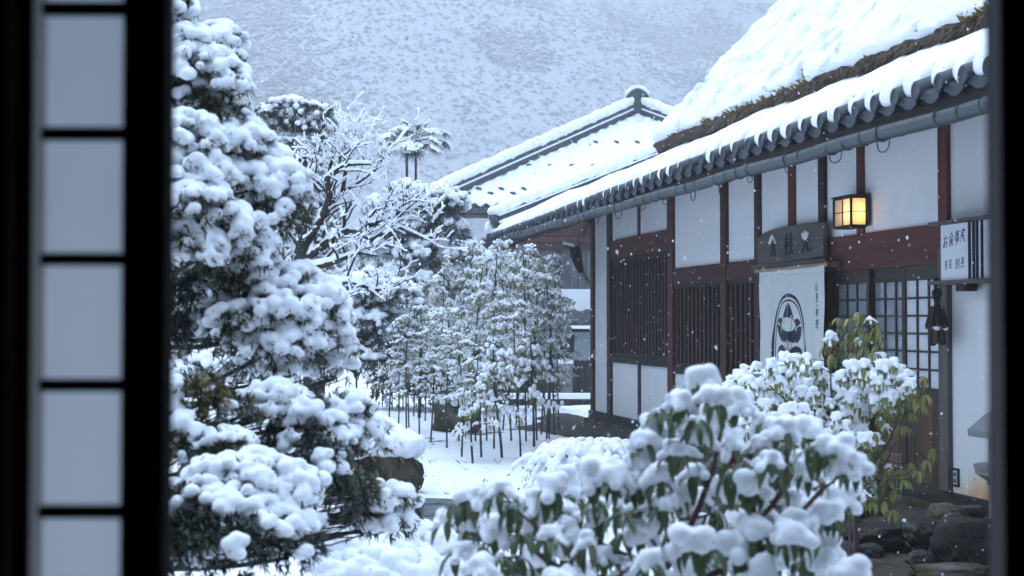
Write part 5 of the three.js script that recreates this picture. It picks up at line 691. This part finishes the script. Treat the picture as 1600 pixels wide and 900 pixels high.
{ // big out of focus bush in front
  const Z = 4.1, r = rng(61), foot = at(1030, 503, Z); foot.y = -0.15;
  const poly = [[690, 800], [720, 752], [775, 742], [815, 775], [850, 738], [910, 715], [960, 722], [1000, 668], [1030, 625], [1060, 600], [1085, 572], [1120, 590], [1150, 612], [1190, 635], [1240, 655], [1300, 672], [1340, 712], [1330, 760], [1300, 800], [1300, 860], [1340, 900], [1330, 960], [760, 960], [730, 880]];
  const pts = scatter(poly, 31, 7, [[1096, 578], [1062, 612], [1150, 612], [1020, 650], [1262, 655], [1308, 688], [1190, 640], [745, 758], [862, 742], [925, 722], [1330, 880], [1352, 884]]);
  const mats = [leafMat(0.07, 0.105, 0.035), leafMat(0.11, 0.145, 0.04), leafMat(0.15, 0.17, 0.045)];
  const whorls = pts.map(([x, y]) => ({ p: at(x, y + 14, Z + (r() - 0.5) * 0.55 - 0.12 * (y > 800)), snow: x > 1335 ? 0.5 : r() < 0.2 ? 0.25 : 0.65 + 0.75 * r(), leaves: 6 + Math.floor(3 * r()), droop: 0.45 + 0.5 * r() })).sort((a, b) => a.p.y - b.p.y);
  const S = (...a) => a.map(([x, y, z]) => at(x, y, Z + (z ?? 0)));
  rhododendron('evergreen_bush', 'large out of focus broadleaf bush heaped with snow in the foreground', foot, [S([1010, 900], [900, 830], [860, 770]), S([1030, 920], [1075, 830], [1110, 745], [1130, 660]), S([1060, 900], [1140, 850], [1220, 770], [1232, 690]), S([1040, 920], [1000, 850], [1010, 760], [1050, 680]), S([980, 930], [860, 880], [780, 800]), S([1080, 930], [1190, 860, -0.1], [1290, 760, -0.1])], whorls, { seed: 71, leaf: 0.088, snow: 0.0245, stem: 0.014, cell: 0.0068, mats });
  const b = at(1138, 723, Z + 0.1), o = thing('berry_cluster', 'tiny cluster of red berries deep in the snowy foreground bush', 'berries', b); for (let k = 0; k < 9; k++) { const m = mesh('berry', new THREE.SphereGeometry(0.007, 8, 6), std({ color: rgb(0.4, 0.02, 0.015), roughness: 0.35 }), o); m.position.copy(ball(r).multiplyScalar(0.016)); }
}
{ // sharper bush before the doors, bare of snow under the eave
  const Z = 8.3, r = rng(81), foot = at(1330, 503, Z); foot.y = -0.2;
  const G = [leafMat(0.2, 0.21, 0.05), leafMat(0.15, 0.17, 0.045), leafMat(0.25, 0.23, 0.06), leafMat(0.1, 0.12, 0.04)];
  const snowy = scatter([[1140, 590], [1165, 562], [1190, 555], [1225, 548], [1265, 552], [1300, 580], [1335, 560], [1375, 548], [1412, 566], [1430, 590], [1400, 615], [1370, 640], [1340, 640], [1370, 680], [1350, 720], [1370, 760], [1330, 780], [1200, 700], [1130, 640]], 15, 9, [[1180, 566], [1205, 560], [1258, 552], [1372, 552], [1350, 562], [1395, 560], [1300, 520]]);
  const bare_ = scatter([[1300, 505], [1330, 490], [1365, 492], [1378, 520], [1372, 560], [1340, 556], [1300, 560], [1285, 540]], 16, 10).concat(scatter([[1395, 600], [1450, 590], [1452, 625], [1420, 660], [1380, 700], [1400, 730], [1462, 700], [1468, 716], [1410, 760], [1395, 800], [1340, 796], [1330, 760], [1360, 690]], 19, 11));
  const whorls = snowy.map(([x, y]) => ({ p: at(x, y + 6, Z + (r() - 0.5) * 0.6), snow: y > 690 ? 0.6 : 0.85 + 0.35 * r(), leaves: 6 + Math.floor(2 * r()), droop: 0.55 + 0.4 * r(), s: 0.95 })).concat(bare_.map(([x, y]) => ({ p: at(x, y - 4, Z + (r() - 0.5) * 0.45 + 0.1), snow: r() < 0.12 ? 0.45 : 0, leaves: 7 + Math.floor(3 * r()), droop: 0.5 + 0.5 * r(), s: 1.0 }))).sort((a, b) => b.p.y - a.p.y);
  const S = (...a) => a.map(([x, y, z]) => at(x, y, Z + (z ?? 0)));
  rhododendron('evergreen_bush', 'green leaved bush half covered with snow in front of the sliding doors', foot, [S([1340, 760], [1330, 690], [1300, 620], [1300, 545]), S([1345, 760], [1390, 690], [1410, 620]), S([1330, 780], [1270, 700], [1220, 630]), S([1350, 780], [1380, 730], [1400, 690]), S([1320, 770], [1250, 650], [1200, 600]), S([1340, 790], [1370, 770], [1390, 745])], whorls, { seed: 91, leaf: 0.08, snow: 0.0235, stem: 0.009, cell: 0.008, mats: G });
}
{ // weeping low shrub
  const Z = 13, c = at(925, 740, Z), foot = c.clone(); foot.y = -0.18; const o = thing('weeping_shrub', 'low weeping shrub with snow lined drooping twigs beside the house', 'bush', foot), r = rng(95), tw = new MB(4), fo = new MB(5), sb = [];
  for (let k = 0; k < 210; k++) { const a = r() * TAU, el = 0.25 + 1.2 * r(), R = m_(95, Z) * (0.55 + 0.5 * r()), h = m_(74, Z) * (0.55 + 0.5 * Math.sin(el)), e = V(c.x + Math.cos(a) * R * Math.cos(el * 0.8), foot.y + h, c.z + Math.sin(a) * R * Math.cos(el * 0.8)), tip = V(c.x + (e.x - c.x) * 1.28 + 0.05 * (r() - 0.5), e.y - 0.1 - 0.16 * r(), c.z + (e.z - c.z) * 1.28), q = [foot.clone().lerp(e, 0.6), e, e.clone().lerp(tip, 0.5).add(V(0, 0.02, 0)), tip], pts = new THREE.CatmullRomCurve3(q).getPoints(12); tw.tube(pts, (t) => lerp(0.008, 0.002, t), 4, false);
    for (let j = 3; j < 13; j++) { if (r() < 0.93) sb.push(pts[j].x, pts[j].y + 0.018, pts[j].z, lerp(0.042, 0.023, j / 12) * (0.8 + 0.4 * r())); if (r() < 0.9) { fo.col = NEEDLE_D(r); const d = ball(r); d.y -= 0.4; d.normalize(); fo.blade(pts[j], d, V(-d.z, 0, d.x), 0.05, 0.012, 0.01); } } }
  tw.build('twigs', M.twig, o); fo.build('foliage', M.leaf, o).userData.kind = 'stuff'; snowOn(o, sb, 0.0115);
}
{ // fallen leaves and twigs on the snow
  const b = new MB(6), r = rng(99); for (let k = 0; k < 420; k++) { const x = lerp(1.2, 4.4, r()), z = -lerp(9, 21, r()); if (fbm(x, z, 0, 2, 5) < 0.45) continue; b.col = [0.06 + 0.06 * r(), 0.05, 0.03]; const d = V(r() - 0.5, 0.12, r() - 0.5).normalize(); b.blade(V(x, groundLevel(x, z) + 0.004, z), d, V(-d.z, 0.1, d.x), 0.05 + 0.06 * r(), 0.02, 0); }
  const o = b.build('fallen_leaves', M.leaf); o.userData.kind = 'stuff'; tag(o, 'scattered fallen leaves and twigs lying on the garden snow', 'leaves');
}
{ // snow in the air
  const N = 24000, r = rng(111), g = new THREE.IcosahedronGeometry(1, 1), im = new THREE.InstancedMesh(g, M.snow, N), m = new THREE.Matrix4(), q = new THREE.Quaternion();
  for (let k = 0; k < N; k++) { const d = 4.2 + 20 * Math.pow(r(), 0.6), x = (r() - 0.5) * (1.2 + d * 0.95), s = 0.0022 + 0.004 * r() * r() + (r() < 0.06 ? 0.003 : 0), p = V(x, 1.4 + (r() - 0.42) * (0.6 + d * 0.52), -d).applyMatrix4(rot); m.compose(p, q.setFromEuler(new THREE.Euler(0.4 * r(), r() * 6, 0.35)), V(s, s * (1 + 0.8 * r()), s)); im.setMatrixAt(k, m); }
  im.name = 'falling_snow'; im.userData.kind = 'stuff'; tag(im, 'white snowflakes drifting down all across the garden', 'snowflakes'); scene.add(im);
}
renderer.render(scene, camera);
